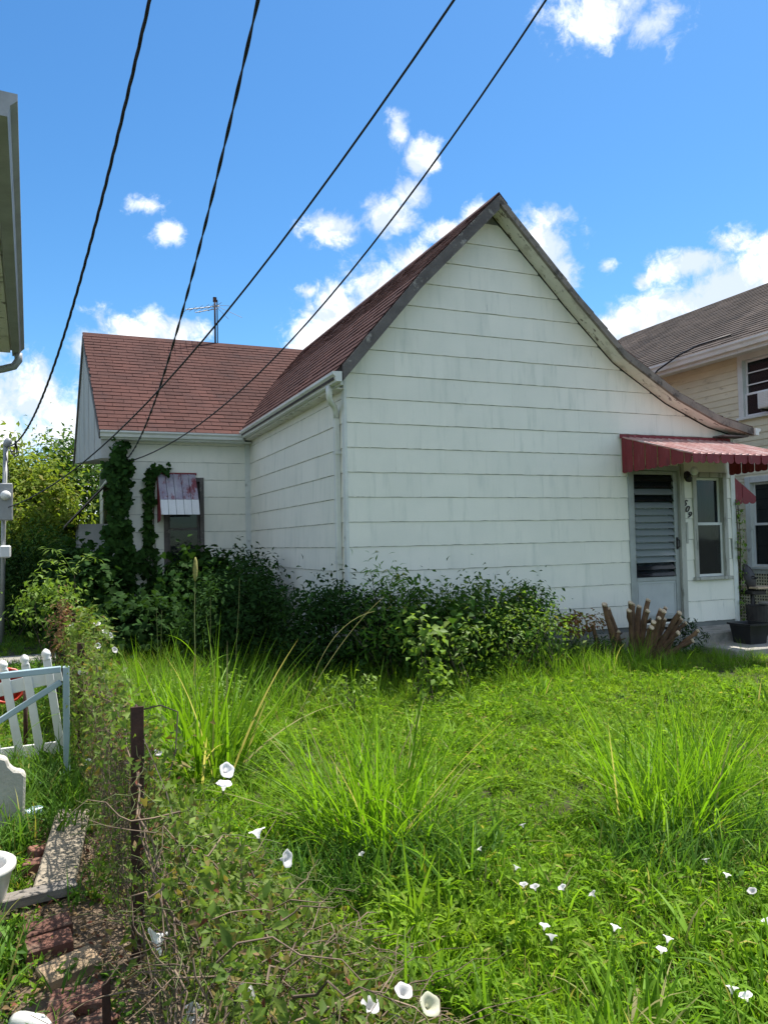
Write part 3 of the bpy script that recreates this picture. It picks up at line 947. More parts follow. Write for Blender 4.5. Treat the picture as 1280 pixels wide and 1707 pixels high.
left = ROOF[:4]
left = [(3.0, 3.575)] + left[1:]
rt = ROOF[3:]
rake(left, 8.215, 8.262, 0.012, 0.195, 'rake_board', M['rake'])
rake([rt[0], (6.10, 4.889)], 8.215, 8.262, 0.012, 0.118, 'rake_board', M['rake_tan'])
rake([(6.106, 4.883), rt[1], rt[2], (7.60, 3.705)], 8.217, 8.262, 0.012, 0.115, 'rake_board', M['rake_tan'])
rake([(7.606, 3.70), rt[3], rt[4], rt[5]], 8.214, 8.262, 0.010, 0.112, 'rake_board', M['rake_tan'])
rake([rt[0], (6.10, 4.889)], 8.265, 8.485, 0.085, 0.108, 'soffit_board', M['peeling'])
rake([(6.106, 4.883), rt[1], rt[2], (7.30, 3.87)], 8.265, 8.485, 0.083, 0.108, 'soffit_board', M['peeling'])
rake([(7.305, 3.868), rt[3], rt[4], (9.2, 3.10)], 8.265, 8.485, 0.083, 0.108, 'soffit_board', M['peeling'])
rake(left, 8.265, 8.485, 0.085, 0.108, 'soffit_board', M['peeling'])
# frieze strip under the soffit and the boxed return at the low corner
MB().box((8.75, 8.27, 2.955), (9.22, 8.49, 2.975)).build('eave_return', M['rake'], house)
MB().box((9.16, 8.5, 2.955), (9.22, 20.0, 3.01)).build('eave_fascia', M['peeling'], house)


def gutter(path0, path1, out, name, parent, w=0.11, h=0.115, mat=None):
    """K-style gutter from path0 to path1 (top back edge), out = horizontal unit vector away from the wall"""
    prof = [(0, 0), (0, -h), (w * 0.62, -h), (w * 0.72, -h * 0.55), (w, -h * 0.30), (w, -0.004), (w - 0.018, -0.004), (w - 0.018, -0.02), (w - 0.006, -0.02),
            (w - 0.006, -h * .28), (w * .70, -h * .52), (w * .6, -h + 0.006), (0.006, -h + 0.006), (0.006, 0)]
    o = Vector(out)
    vs = []
    for p in (path0, path1):
        for s, t in prof:
            vs.append(Vector(p) + o * s + Vector((0, 0, t)))
    k = len(prof)
    mb = MB().add(vs, [((i + 1) % k, i, k + i, k + (i + 1) % k) for i in range(k)])
    ends = prof[:6]
    for p, s0 in ((path0, 1), (path1, -1)):
        mb.add([Vector(p) + o * s + Vector((0, 0, t)) for s, t in ends], [tuple(range(6))])
    return mb.build(name, mat or M['gutter'], parent)


g1 = gutter((2.985, 8.21, 3.485), (2.985, 13.05, 3.475), (-1, 0, 0), 'gutter', house)
MB().box((2.988, 8.27, 3.345), (3.02, 13.05, 3.47)).build('fascia', M['trim_white'], house)
MB().box((2.99, 8.50, 3.34), (3.125, 13.3, 3.36)).build('soffit', M['peeling'], house)
gutter((xl(13.1) + 0.0, 13.09, 3.415), (2.93, 13.09, 3.42), (0, -1, 0), 'gutter', house, 0.10, 0.10)
MB().box((xl(13.1) + .01, 13.092, 3.285), (2.98, 13.135, 3.405)).build('fascia', M['trim_white'], house)
MB().box((xl(13.1) + .02, 13.136, 3.29), (3.1, 13.345, 3.31)).build('soffit', M['trim_white'], house)
gutter((9.27, 8.19, 3.075), (9.27, 20.0, 3.075), (1, 0, 0), 'gutter', house, 0.10, 0.10)
# downspout by the corner
b = MB()
b.tube([(2.925, 8.50, 3.37), (2.925, 8.50, 3.27), (2.94, 8.53, 3.22), (2.985, 8.60, 3.19), (3.04, 8.66, 3.165), (3.075, 8.70, 3.11), (3.085, 8.71, 3.02)], 0.036, 10)
ds = b.build('downspout', M['gutter'], house, smooth=True)
MB().box((3.052, 8.675, 0.30), (3.118, 8.745, 3.03)).build('pipe', M['gutter'], ds, bevel=0.008)
for z in (2.6, 1.3):
    MB().box((3.048, 8.66, z), (3.121, 8.76, z + 0.035)).build('strap', M['gutter'], ds)

# --- storm door
door = MB()
x0, x1, z0, z1 = 7.265, 8.085, 0.40, 2.46
yb = D + 0.01
door.box((x0, yb, z0), (x0 + 0.055, yb + 0.035, z1)).box((x1 - 0.075, yb, z0), (x1, yb + 0.035, z1))
door.box((x0 + 0.056, yb, z0), (x1 - 0.076, yb + 0.035, z0 + 0.05)).box((x0 + 0.056, yb, z1 - 0.05), (x1 - 0.076, yb + 0.035, z1)).box((x0 + 0.056, yb, 0.93), (x1 - 0.076, yb + 0.035, 0.985))
sd = door.build('storm_door', M['alu'], house, bevel=0.003)
MB().box((x0 + 0.057, yb + 0.012, 0.451), (x1 - 0.077, yb + 0.022, 0.929)).build('kick_panel', M['door_panel'], sd)
mb = MB()
for zz in (0.47, 0.90):
    mb.box((x0 + 0.075, yb + 0.004, zz), (x1 - 0.095, yb + 0.0118, zz + 0.012))
for xx in (x0 + 0.075, x1 - 0.107):
    mb.box((xx, yb + 0.004, 0.4825), (xx + 0.012, yb + 0.0118, 0.8995))
mb.build('panel_bead', M['door_panel'], sd)
nl = 15
for i in range(nl):
    z = 0.995 + (i + 0.5) * (2.405 - 0.995) / nl
    a = math.radians(34 + random.uniform(-5, 5))
    MB().obox(((x0 + x1 - 0.02) / 2, yb + 0.017, z), (x1 - x0 - 0.14, 0.006, 0.105), (-a, 0, 0)).build('louvre_slat', M['louvre_dark'] if (i < 2 or i in (11, 13, 14)) else M['louvre'], sd)  # middle slats carry the painted-in reflection, the others plain dark glass
# scalloped cafe curtain behind the louvres
n = 56
vs, fs = [], []
for i in range(n + 1):
    u = x0 + 0.07 + (x1 - x0 - 0.16) * i / n
    ph = (i / n * 6) % 1.0
    vs += [(u, yb + 0.085 + 0.010 * math.sin(i * 0.9), 2.02 - 0.045 * math.sin(ph * PI)), (u, yb + 0.085 + 0.010 * math.sin(i * 0.9), 1.86)]
    if i: fs.append((2 * i - 2, 2 * i, 2 * i + 1, 2 * i - 1))
MB().add(vs, fs).build('valance', M['lace'], sd)
vs, fs = [], []
for i in range(n + 1):
    u = x0 + 0.07 + (x1 - x0 - 0.16) * i / n
    vs += [(u, yb + 0.095 + 0.014 * math.sin(i * 0.7), 1.85), (u, yb + 0.095 + 0.016 * math.sin(i * 0.7 + .5), 1.16 + 0.02 * math.sin(i * 0.4))]
    if i: fs.append((2 * i - 2, 2 * i, 2 * i + 1, 2 * i - 1))
MB().add(vs, fs).build('curtain', M['lace'], sd)
MB().box((7.20, D + 0.16, 0.3), (8.14, D + 0.17, 2.55)).build('doorway', M['dark_inside'], house)
MB().tube([(8.047, yb - 0.004, 1.50), (8.047, yb - 0.045, 1.49), (8.047, yb - 0.05, 1.40), (8.047, yb - 0.004, 1.385)], 0.010, 8).box((8.03, yb - 0.006, 1.36), (8.064, yb - 0.001, 1.53)).build('handle', M['black_metal'], sd, smooth=False)
b = MB()
b.box((7.19, D - 0.03, 0.34), (7.262, D + 0.1, 2.53)).box((7.263, D - 0.028, 2.465), (8.10, D + 0.1, 2.53))
b.build('door_frame', M['alu'], house, bevel=0.003)
MB().box((8.09, D - 0.034, 0.30), (8.175, D + 0.1, 2.56)).build('door_frame', M['frame_worn'], house, bevel=0.003)
MB().box((7.19, D - 0.06, 0.30), (8.088, D + 0.12, 0.338)).build('door_sill', M['concrete'], house)

# --- tall window beside the door
def window(parent, x0, x1, z0, z1, y, frame_mat, curtain=True, mid=None, plane='y', sash_mat=None, fw=0.07, sw=0.035):
    """window on a wall plane; plane 'y' faces -Y at y, plane 'x' faces -X at x = y (x0..x1 then run along Y)"""
    def B(mb, u0, d0, w0, u1, d1, w1):
        if plane == 'y':
            mb.box((u0, y + d0, w0), (u1, y + d1, w1))
        else:
            mb.box((y + d0, u0, w0), (y + d1, u1, w1))
    mid = mid or (z0 + z1) / 2
    mb = MB()
    B(mb, x0, -0.035, z0, x0 + fw, 0.08, z1)
    B(mb, x1 - fw, -0.035, z0, x1, 0.08, z1)
    B(mb, x0 + fw + .001, -0.033, z1 - fw, x1 - fw - .001, 0.08, z1)
    f = mb.build('window', frame_mat, parent, bevel=0.003)
    mb = MB(); B(mb, x0 - 0.03, -0.07, z0 - 0.045, x1 + 0.03, 0.08, z0 - 0.001); mb.build('sill', frame_mat, f, bevel=0.004)
    for lo, hi, dy in ((z0 + 0.002, mid, 0.012), (mid - 0.03, z1 - fw - 0.002, 0.045)):
        mb = MB()
        a, c = x0 + fw + 0.002, x1 - fw - 0.002
        B(mb, a, dy, lo, a + sw, dy + 0.028, hi); B(mb, c - sw, dy, lo, c, dy + 0.028, hi)
        B(mb, a + sw + .001, dy, lo, c - sw - .001, dy + 0.028, lo + sw); B(mb, a + sw + .001, dy, hi - sw, c - sw - .001, dy + 0.028, hi)
        mb.build('sash', sash_mat or frame_mat, f)
        mb = MB(); B(mb, a + sw + .001, dy + 0.010, lo + sw + .001, c - sw - .001, dy + 0.014, hi - sw - .001); mb.build('pane', M['glass'], f)
    mb = MB(); B(mb, x0 + 0.01, 0.20, z0, x1 - 0.01, 0.21, z1); mb.build('room', M['dark_inside'], f)
    return f, mid


w1, mid = window(house, WIN[0], WIN[2], WIN[1] + 0.03, WIN[3], D, M['frame_worn'], mid=1.73, sash_mat=M['trim_white'])
vs, fs = [], []
for i in range(25):
    u = 8.41 + 0.46 * i / 24
    dy = 0.11 + 0.018 * math.sin(i * 1.3)
    vs += [(u, D + dy, 2.38), (u, D + dy + 0.005, 1.74)]
    if i: fs.append((2 * i - 2, 2 * i, 2 * i + 1, 2 * i - 1))
MB().add(vs, fs).build('curtain', M['lace'], w1)
MB().box((8.41, D + 0.13, 1.50), (8.80, D + 0.135, 1.735)).build('blind', M['blind'], w1)

# --- house number
for ch, x, z in (('5', 8.170, 2.008), ('0', 8.205, 1.925), ('9', 8.240, 1.842)):
    fc = bpy.data.curves.new('house_number', 'FONT')
    fc.body = ch
    fc.size = 0.135
    fc.shear = 0.25
    fc.extrude = 0.004
    fc.offset = 0.0015
    fc.align_x = 'CENTER'; fc.align_y = 'CENTER'
    tmp = bpy.data.objects.new('digit_curve', fc)
    COL.objects.link(tmp)
    me = bpy.data.meshes.new_from_object(tmp.evaluated_get(bpy.context.evaluated_depsgraph_get()))
    bpy.data.objects.remove(tmp)
    o = bpy.data.objects.new('house_number', me)
    COL.objects.link(o)
    o.parent = house
    o.location = Vector((x + 0.012, D - 0.024, z)) - origin_of(house)
    o.rotation_euler = (PI / 2, 0.30, 0)
    me.materials.clear()
    me.materials.append(M['ink'])
b = MB(); b.box((8.185, D - 0.03, 1.44), (8.225, D - 0.018, 1.74)); b.build('door_chime', M['frame_worn'], house, bevel=0.004)

# --- porch lamp
b = MB()
b.lathe([(0.0, 0), (0.06, 0.0), (0.065, 0.02), (0.03, 0.05), (0.0, 0.05)], (8.235, D - 0.018, 2.40), 14, (PI / 2, 0, 0))
b.tube([(8.235, D - 0.05, 2.40), (8.235, D - 0.10, 2.41), (8.25, D - 0.15, 2.42)], 0.014, 8)
b.tube([(8.235, D - 0.05, 2.40), (8.19, D - 0.10, 2.38), (8.16, D - 0.13, 2.41)], 0.012, 8)
b.lathe([(0.02, 0.03), (0.045, 0.0), (0.05, -0.04), (0.045, -0.045)], (8.16, D - 0.14, 2.36), 12, (0.6, -0.4, 0))
lamp = b.build('porch_lamp', M['black_metal'], house, smooth=True)
MB().lathe([(0.0, 0.075), (0.03, 0.068), (0.05, 0.04), (0.055, 0.0), (0.045, -0.03), (0.02, -0.045), (0, -0.048)], (8.20, D - 0.20, 2.435), 14).build('bulb', M['lens'], lamp, smooth=True)


# --- metal awnings
def slat_top(p0, p1, w, lip, name, mat, parent):
    """an awning pan from p0 (wall) to p1 (front), width along +X, with a raised edge"""
    p0, p1 = Vector(p0), Vector(p1)
    X = Vector((1, 0, 0))
    d = (p1 - p0).normalized()
    nn = X.cross(d)
    if nn.z < 0: nn = -nn
    prof = [(0.002, 0), (w - 0.002, 0), (w - 0.002, 0.004), (w * 0.30, 0.004), (w * 0.27, lip), (w * 0.06, lip), (w * 0.03, 0.004), (0.002, 0.004)]
    k = len(prof)
    vs = [p + X * s + nn * t for p in (p0, p1) for s, t in prof]
    return MB().add(vs, [tuple(range(k)), tuple(range(2 * k - 1, k - 1, -1))] + [((i + 1) % k, i, k + i, k + (i + 1) % k) for i in range(k)]).build(name, mat, parent)


def tab_poly(u0, u1, z_hi0, z_hi1, z_lo0, z_lo1, n=6, depth=0.03):
    """outline of a hanging slat with a rounded lower end"""
    pts = []
    for i in range(n + 1):
        t = i / n
        pts.append((u0 + (u1 - u0) * t, z_lo0 + (z_lo1 - z_lo0) * t - depth * math.sin(t * PI) ** 0.6))
    return pts + [(u1, z_hi1), (u0, z_hi0)]


def awning(x0, x1, yw, zt, proj, zf, wing_wall, wing_front, val, pitch, top_mat, side_mat, val_mat, wings=(1, 1), name='awning'):
    root = MB()
    root.box((x0 - 0.03, yw - 0.035, zt - 0.01), (x1 + 0.03, yw - 0.018, zt + 0.045))
    root.bar((x0, yw - proj, zf - 0.02), (x1, yw - proj, zf - 0.02), 0.02, 0.02)
    aw = root.build(name, side_mat, house)
    n = max(1, round((x1 - x0) / pitch))
    w = (x1 - x0) / n
    for i in range(n):
        slat_top((x0 + i * w, yw - 0.02, zt), (x0 + i * w, yw - proj, zf), w, 0.016, 'awning_slat', top_mat, aw)
        po = tab_poly(x0 + i * w + 0.002, x0 + (i + 1) * w - 0.002, zf - 0.002, zf - 0.002, zf - val, zf - val)
        MB().prism(po, 1, yw - proj - 0.018 + 0.011 * (i % 2), yw - proj - 0.013 + 0.011 * (i % 2)).build('valance_tab', val_mat, aw)
    m = max(1, round(proj / pitch))
    for wx, on_ in ((x0, wings[0]), (x1, wings[1])):
        if not on_:
            continue
        for i in range(m):
            t0, t1 = i / m, (i + 1) / m
            ya, yb2 = yw - 0.02 - (proj - 0.02) * t0, yw - 0.02 - (proj - 0.02) * t1
            po = tab_poly(ya - 0.002, yb2 + 0.002, zt + (zf - zt) * t0 - 0.004, zt + (zf - zt) * t1 - 0.004, wing_wall + (wing_front - wing_wall) * t0, wing_wall + (wing_front - wing_wall) * t1, 6, 0.022)
            off = 0.013 * (i % 2)
            MB().prism(po, 0, wx - 0.003 - off, wx + 0.003 - off).build('wing_slat', side_mat, aw)
    return aw


awning(7.09, 9.02, D - 0.02, 2.90, 1.27, 2.545, 2.43, 2.46, 0.085, 0.112, M['awning_faded'], M['awning_red'], M['awning_red'])
# small awning over a window on the far side wall: only its wing shows past the corner
b = MB()
aw2 = MB().box((9.13, 8.62, 2.47), (9.16, 9.6, 2.5)).build('awning', M['awning_red'], house)
n = 4
for i in range(n):
    t0, t1 = i / n, (i + 1) / n
    xa, xb = 9.15 + 0.54 * t0, 9.15 + 0.54 * t1
    po = tab_poly(xa + 0.002, xb - 0.002, 2.48 - 0.36 * t0, 2.48 - 0.36 * t1, 2.02 + 0.02 * t0, 2.02 + 0.02 * t1, 6, 0.03)
    MB().prism(po, 1, 8.60 + 0.004 * (i % 2), 8.606 + 0.004 * (i % 2)).build('wing_slat', M['awning_red'], aw2)
for i in range(8):
    y = 8.62 + i * 0.12
    MB().hexa([(9.15, y, 2.475), (9.15, y + .115, 2.475), (9.69, y + .115, 2.115), (9.69, y, 2.115), (9.15, y, 2.485), (9.15, y + .115, 2.485), (9.69, y + .115, 2.125), (9.69, y, 2.125)]).build('awning_slat', M['awning_red'], aw2)

# window of the wing with its own chalky awning
w2, _ = window(house, WHOLE[0], WHOLE[2], WHOLE[1], WHOLE[3], E2, M['rake'], mid=1.85, sash_mat=M['rake'])
aw3 = MB().box((1.52, E2 - 0.03, 2.74), (2.20, E2 - 0.014, 2.78)).build('awning', M['awning_red'], house)
n = 5
for i in range(n):
    x = 1.56 + i * 0.124
    slat_top((x, E2 - 0.03, 2.75), (x, E2 - 0.36, 2.31), 0.122, 0.012, 'awning_slat', M['awning_pale'], aw3)
    slat_top((x, E2 - 0.363, 2.307), (x, E2 - 0.46, 2.06), 0.122, 0.012, 'awning_lip', M['awning_white'], aw3)
for i in range(3):
    y0, y1 = E2 - 0.03 - 0.145 * i, E2 - 0.03 - 0.145 * (i + 1)
    zt0, zt1 = 2.75 - (E2 - 0.03 - y0) * 1.45, 2.75 - (E2 - 0.03 - y1) * 1.45
    MB().prism(tab_poly(y0 - .001, y1 + .001, zt0, zt1, 1.95 + 0.012 * i, 1.962 + 0.012 * i, 6, 0.02), 0, 1.552, 1.557).build('wing_slat', M['awning_red'], aw3)

# lean-to at the back of the wing
b = MB()
b.box((0.40, 15.6, 0), (0.99, 18.4, 2.0))
lean = b.build('lean_to', M['ply_grey'], house)
for i in range(9):
    y = 15.35 + i * 0.36
    b = MB()
    b.hexa([(0.15, y, 1.94), (0.15, y + .35, 1.94), (0.985, y + .35, 2.86), (0.985, y, 2.86), (0.15, y, 1.97), (0.15, y + .35, 1.97), (0.985, y + .35, 2.89), (0.985, y, 2.89)])
    b.build('roof_board', M['wood_grey'], lean)
MB().box((0.985, 15.0, 1.45), (0.995, 15.5, 2.35)).build('dark_window', M['dark_inside'], house)

# ================================================================== STEP AND THINGS BY THE DOOR
b = MB()
b.box((7.85, 7.35, -0.05), (9.35, 8.46, 0.10))
tag(b.build('concrete_slab', M['concrete'], loc=(8.6, 7.9, 0.0), bevel=0.015), 'low concrete porch slab in front of the storm door', 'slab')
b = MB()
b.box((7.3, 8.05, 0.0), (8.72, 8.465, 0.24))
tag(b.build('concrete_step', M['concrete'], loc=(8.0, 8.2, 0.1), bevel=0.02), 'worn concrete step right below the storm door', 'step')
b = MB()
pr = [(0.155, 0.0), (0.168, 0.12), (0.19, 0.24), (0.215, 0.245), (0.215, 0.27), (0.19, 0.272), (0.165, 0.13), (0.15, 0.01)]
sq = lambda a, j: 1.0 / max(abs(math.cos(a)), abs(math.sin(a))) ** 0.72
b.lathe(pr, (8.55, 8.0 - 0.22, 0.10), 24, (0, 0, 0), sq)
pot = b.build('planter_box', M['black_plastic'], loc=(8.55, 7.78, 0.10), smooth=False)
tag(pot, 'black square plastic planter standing on the porch slab', 'planter')
MB().box((8.40, 7.63, 0.28), (8.70, 7.93, 0.32)).build('potting_soil', M['litter'], pot)

# black dish leaning at the corner
t = thing('kettle_lid', (9.40, 8.55, 0.72), 'round black kettle grill lid propped upright by the house corner', 'grill lid')
b = MB(); b.lathe([(0.0, 0.10), (0.08, 0.095), (0.16, 0.07), (0.21, 0.03), (0.225, 0.0), (0.22, -0.006), (0.20, 0.02), (0.15, 0.055), (0.0, 0.085)], (9.40, 8.55, 0.90), 24, (1.35, 0.25, 0.5))
b.build('dome', M['black_metal'], t, smooth=True)
MB().tube([(9.35, 8.44, 0.94), (9.36, 8.39, 0.93), (9.41, 8.39, 0.91), (9.42, 8.44, 0.90)], 0.010, 8).build('handle', M['black_metal'], t)
t = thing('work_stand', (9.7, 8.6, 0.0), 'plain board laid over a dark metal stand beside the house corner', 'stand')
MB().obox((9.75, 8.5, 0.76), (0.95, 0.36, 0.025), (0, 0.03, 0.1)).build('board', M['cut_wood'], t, bevel=0.004)
MB().tube([(9.30, 8.42, 0.10), (9.36, 8.45, 0.45), (9.42, 8.5, 0.74)], 0.022, 8).tube([(9.55, 8.5, 0.10), (9.47, 8.5, 0.4), (9.42, 8.5, 0.74)], 0.022, 8).build('leg', M['black_metal'], t)
MB().tube([(10.05, 8.4, 0.10), (10.0, 8.5, 0.74)], 0.02, 8).build('leg', M['black_metal'], t)
MB().obox((9.42, 8.5, 0.70), (0.30, 0.25, 0.06), (0, 0.03, 0.1)).build('bracket', M['black_metal'], t, bevel=0.01)
b = MB()
b.lathe([(0.10, 0), (0.13, 0.2), (0.145, 0.42), (0.15, 0.43), (0.13, 0.43), (0.11, 0.2), (0.0, 0.03)], (9.30, 8.32, 0.10), 16)
tag(b.build('metal_bin', M['black_metal'], loc=(9.30, 8.32, 0.10), smooth=False), 'small dark metal bin below the grill lid', 'bin')
b = MB(); b.box((9.50, 8.20, 0.0), (9.68, 8.42, 0.52)); b.box((9.47, 8.17, 0.521), (9.71, 8.45, 0.56))
tag(b.build('concrete_pier', M['concrete'], loc=(9.59, 8.31, 0), bevel=0.012), 'short grey concrete pier between the metal bin and the white wire rack', 'pier')
t = thing('wire_rack', (9.95, 8.4, 0.1), 'white wire rack leaning in front of the lattice skirting', 'rack')
b = MB()
for i in range(9):
    u = i / 8
    b.bar((9.72 + 0.75 * u, 8.25, 0.50 - 0.30 * u), (9.78 + 0.75 * u, 8.55, 0.18 - 0.10 * u), 0.012, 0.012)
b.build('rung', M['vinyl'], t)
for k, (a, c) in enumerate((((9.70, 8.25, 0.52), (10.5, 8.25, 0.20)), ((9.77, 8.56, 0.18), (10.5, 8.56, 0.07)), ((9.73, 8.4, 0.35), (10.5, 8.4, 0.14)))):
    MB().bar(a, c, 0.02, 0.02).build('rail', M['vinyl'], t)
b = MB()
b.lathe([(0, 0), (0.17, 0.0), (0.21, 0.06), (0.18, 0.13), (0.08, 0.17), (0, 0.18)], (9.72, 7.98, 0.02), 12, (0, 0, .3), lambda a, j: 1 + .14 * math.sin(3 * a + 1) + .08 * math.sin(5 * a))
tag(b.build('boulder', M['stone'], loc=(9.72, 7.98, 0.0), smooth=True), 'pale lump of concrete on the ground beside the porch slab', 'rock')

# ================================================================== COPPICED STUMP
t = thing('cut_shrub', (6.72, 7.9, 0.0), 'shrub cut back to a fan of thick brown stubs with pale sawn ends', 'stump')
stubs = [(7.02, 8.08, -0.20, 0.02, 0.60, 0.050), (7.10, 7.9, -0.05, -0.05, 0.66, 0.052), (7.18, 7.95, -0.16, -0.10, 0.58, 0.045), (7.24, 7.9, 0.02, -0.15, 0.60, 0.048), (7.28, 8.0, 0.10, 0.02, 0.60, 0.052),
         (7.32, 7.88, 0.20, -0.16, 0.56, 0.045), (7.36, 7.95, 0.30, -0.05, 0.56, 0.050), (7.38, 7.85, 0.36, -0.20, 0.50, 0.044), (7.40, 7.98, 0.44, 0.0, 0.52, 0.046), (7.42, 7.86, 0.50, -0.15, 0.38, 0.040),
         (7.40, 7.80, 0.46, -0.25, 0.24, 0.038), (7.34, 7.82, 0.24, -0.28, 0.40, 0.042), (7.22, 7.84, -0.06, -0.24, 0.44, 0.040), (7.30, 8.10, 0.16, 0.12, 0.60, 0.045), (7.14, 8.1, -0.10, 0.16, 0.56, 0.045),
         (6.72, 8.1, -0.14, -0.02, 0.42, 0.042), (6.80, 8.0, 0.12, -0.05, 0.36, 0.034), (7.44, 7.9, 0.56, -0.05, 0.46, 0.04), (7.36, 8.06, 0.34, 0.1, 0.6, 0.042)]
stubs += [(7.30 + 0.1 * k, 7.82 + .05 * (k % 3), 0.12 * k - .1, -0.22 + .06 * (k % 4), 0.56 - 0.05 * k + .04 * (k % 2), 0.042) for k in range(5)]
for (x, y, dx, dy, h, r) in stubs:
    r *= 0.80
    x, y, dx = 6.72 + (x - 7.25) * 0.85, y - 0.1, dx * 0.85
    h *= random.uniform(0.90, 1.22)
    r *= random.uniform(0.75, 1.15)
    p0 = Vector((x, y, -0.02))
    p1 = Vector((x + dx * 0.4 + random.uniform(-.03, .03), y + dy * 0.4, h * 0.5))
    p2 = Vector((x + dx, y + dy, h))
    p15 = (p1 + p2) / 2 + Vector((random.uniform(-.012, .012), random.uniform(-.012, .012), 0))
    pl, rl = [], []
    for k in range(9):
        t_ = k / 8
        q_ = p0 * (1 - t_) ** 2 + p1 * 2 * t_ * (1 - t_) + p2 * t_ ** 2
        if 0 < k < 8: q_ = q_ + Vector((random.uniform(-.008, .008), random.uniform(-.008, .008), 0))
        pl.append(q_); rl.append(r * (1.2 - 0.35 * t_) * random.uniform(0.88, 1.14))
    p15 = pl[-2]
    r = rl[-1] / 0.85
    mb = MB().tube(pl, rl, 9, cap=True)
    if random.random() < 0.6:
        q0 = pl[random.randint(3, 6)]
        mb.tube([q0, q0 + Vector((random.uniform(-.10, .12), random.uniform(-.10, .02), random.uniform(.03, .12)))], [0.012, 0.008], 6)
    st = mb.build('stub', M['stem_wood'], t, smooth=False)
    dd = (p2 - p15).normalized()
    q = (dd + Vector((random.uniform(-.3, .3), -0.75, 0.1))).normalized().to_track_quat('Z', 'Y').to_euler()
    MB().lathe([(0, 0.012), (r * 0.90, 0.008), (r * 0.94, -0.006), (r * .6, -0.03), (0, -0.03)], p2 + Vector((0, -.004, 0.004)), 9, q).build('sawn_end', M['cut_wood'], st)

# ================================================================== YELLOW HOUSE
yh = thing('yellow_house', (13.5, 11.5, 0), 'two-storey cream yellow lap-sided house with a grey-brown roof behind the white house', 'house')
WX, YA, YB = 10.6, 8.62, 15.5
UW = (8.78, 9.66, 3.50, 4.55)
LW = (8.72, 9.60, 1.02, 2.50)
b = MB()
for ya, yb_, segs in ((YA, 8.78, [(0.95, 4.63)]), (8.78, 9.60, [(.95, 1.02), (2.50, 3.50), (4.55, 4.63)]), (9.60, 9.66, [(.95, 3.50), (4.55, 4.63)]), (9.66, YB, [(.95, 4.63)])):
    for z0, z1 in segs:
        b.box((WX, ya, z0), (WX + 0.12, yb_, z1))
yw = b.build('wall', M['wall_back'], yh)
b = MB(); b.box((WX + .121, YA, 0.5), (16.5, YA + 0.12, 4.63)); b.box((WX + .121, YB, 0.5), (16.5, YB + .12, 4.63)); b.box((16.4, YA + .13, .5), (16.5, YB - .01, 4.63))
b.prism([(WX + .05, 4.635), (16.4, 4.635), (13.5, 6.66)], 1, YA, YA + 0.12)
b.build('end_wall', M['yellow_siding'], yh)
row = 0.112
k = 0
z = 0.97
while z < 4.60:
    z1 = min(z + row, 4.62)
    for (a, q0, c, q1) in sub_rects((YA, z, YB, z1), ((UW[0], UW[2], UW[1], UW[3]), (LW[0], LW[2], LW[1], LW[3]))):
        o0, o1 = 0.016, 0.003
        mid_ = (a + c) / 2
        MB().hexa([(WX - o0, a, q0), (WX - 0.0, a, q0), (WX - 0.0, c, q0), (WX - o0, c, q0), (WX - o1, a, q1 + 0.004), (WX, a, q1 + 0.004), (WX, c, q1 + 0.004), (WX - o1, c, q1 + 0.004)]).build('siding_board', M['yellow_siding'], yw)
    z = z1
for (w, nm) in ((UW, 0), (LW, 1)):
    f, m_ = window(yh, w[0], w[1], w[2], w[3], WX, M['trim_white'], mid=(w[2] + w[3]) / 2 - (0.13 if nm == 0 else 0.03), plane='x', fw=0.10, sash_mat=M['vinyl'])
    if nm == 0:
        for zz in (4.02, 4.22):
            MB().box((WX + 0.02, w[0] + 0.12, zz), (WX + 0.035, w[1] - 0.12, zz + 0.018)).build('muntin', M['vinyl'], f)
    else:
        for zz in (1.35, 1.95, 2.12, 2.28):
            MB().box((WX + 0.10, w[0] + 0.1, zz), (WX + 0.11, w[1] - 0.1, zz + 0.012)).build('blind_bar', M['black_metal'], f)
        MB().box((WX + 0.115, w[0] + 0.1, LW[2]), (WX + 0.12, w[1] - 0.1, LW[3])).build('blind', M['lace'], f)
ac = thing('air_conditioner', (WX, 9.1, 3.6), 'white window air conditioner in the upper window of the yellow house', 'air conditioner')
acb = MB().box((WX - 0.22, 8.79, 3.56), (WX + 0.1, 9.12, 3.84)).build('casing', M['vinyl'], ac, bevel=0.012)
for i in range(9):
    MB().box((WX - 0.228, 8.81, 3.585 + i * 0.027), (WX - 0.221, 9.10, 3.598 + i * 0.027)).build('grille_bar', M['gutter'], ac)
for a, c in ((8.83, 8.86), (9.06, 9.09)):
    MB().box((WX - 0.2, a, 3.52), (WX - 0.0, c, 3.559)).build('bracket', M['black_metal'], ac)
# roof
RP = [(10.18, 4.68), (13.5, 6.70)]
b = MB()
b.hexa([(10.18, 8.3, 4.61), (13.5, 8.3, 6.63), (13.5, 15.9, 6.63), (10.18, 15.9, 4.61), (10.18, 8.3, 4.675), (13.5, 8.3, 6.695), (13.5, 15.9, 6.695), (10.18, 15.9, 4.675)])
b.hexa([(13.5, 8.3, 6.63), (16.85, 8.3, 4.61), (16.85, 15.9, 4.61), (13.5, 15.9, 6.63), (13.5, 8.3, 6.695), (16.85, 8.3, 4.675), (16.85, 15.9, 4.675), (13.5, 15.9, 6.695)])
yr = b.build('roof', M['roof_edge'], yh)
roof_courses(yr, [(10.15, 0, 4.665), (13.5, 0, 6.70)], (0, 1, 0), 8.28, 7.65, 0.142, 0.32, M['roof_grey'])
gutter((10.17, 8.28, 4.66), (10.17, 15.9, 4.66), (-1, 0, 0), 'gutter', yh, 0.11, 0.12)
MB().box((10.172, 8.3, 4.48), (10.20, 15.9, 4.61)).build('fascia', M['trim_white'], yh)
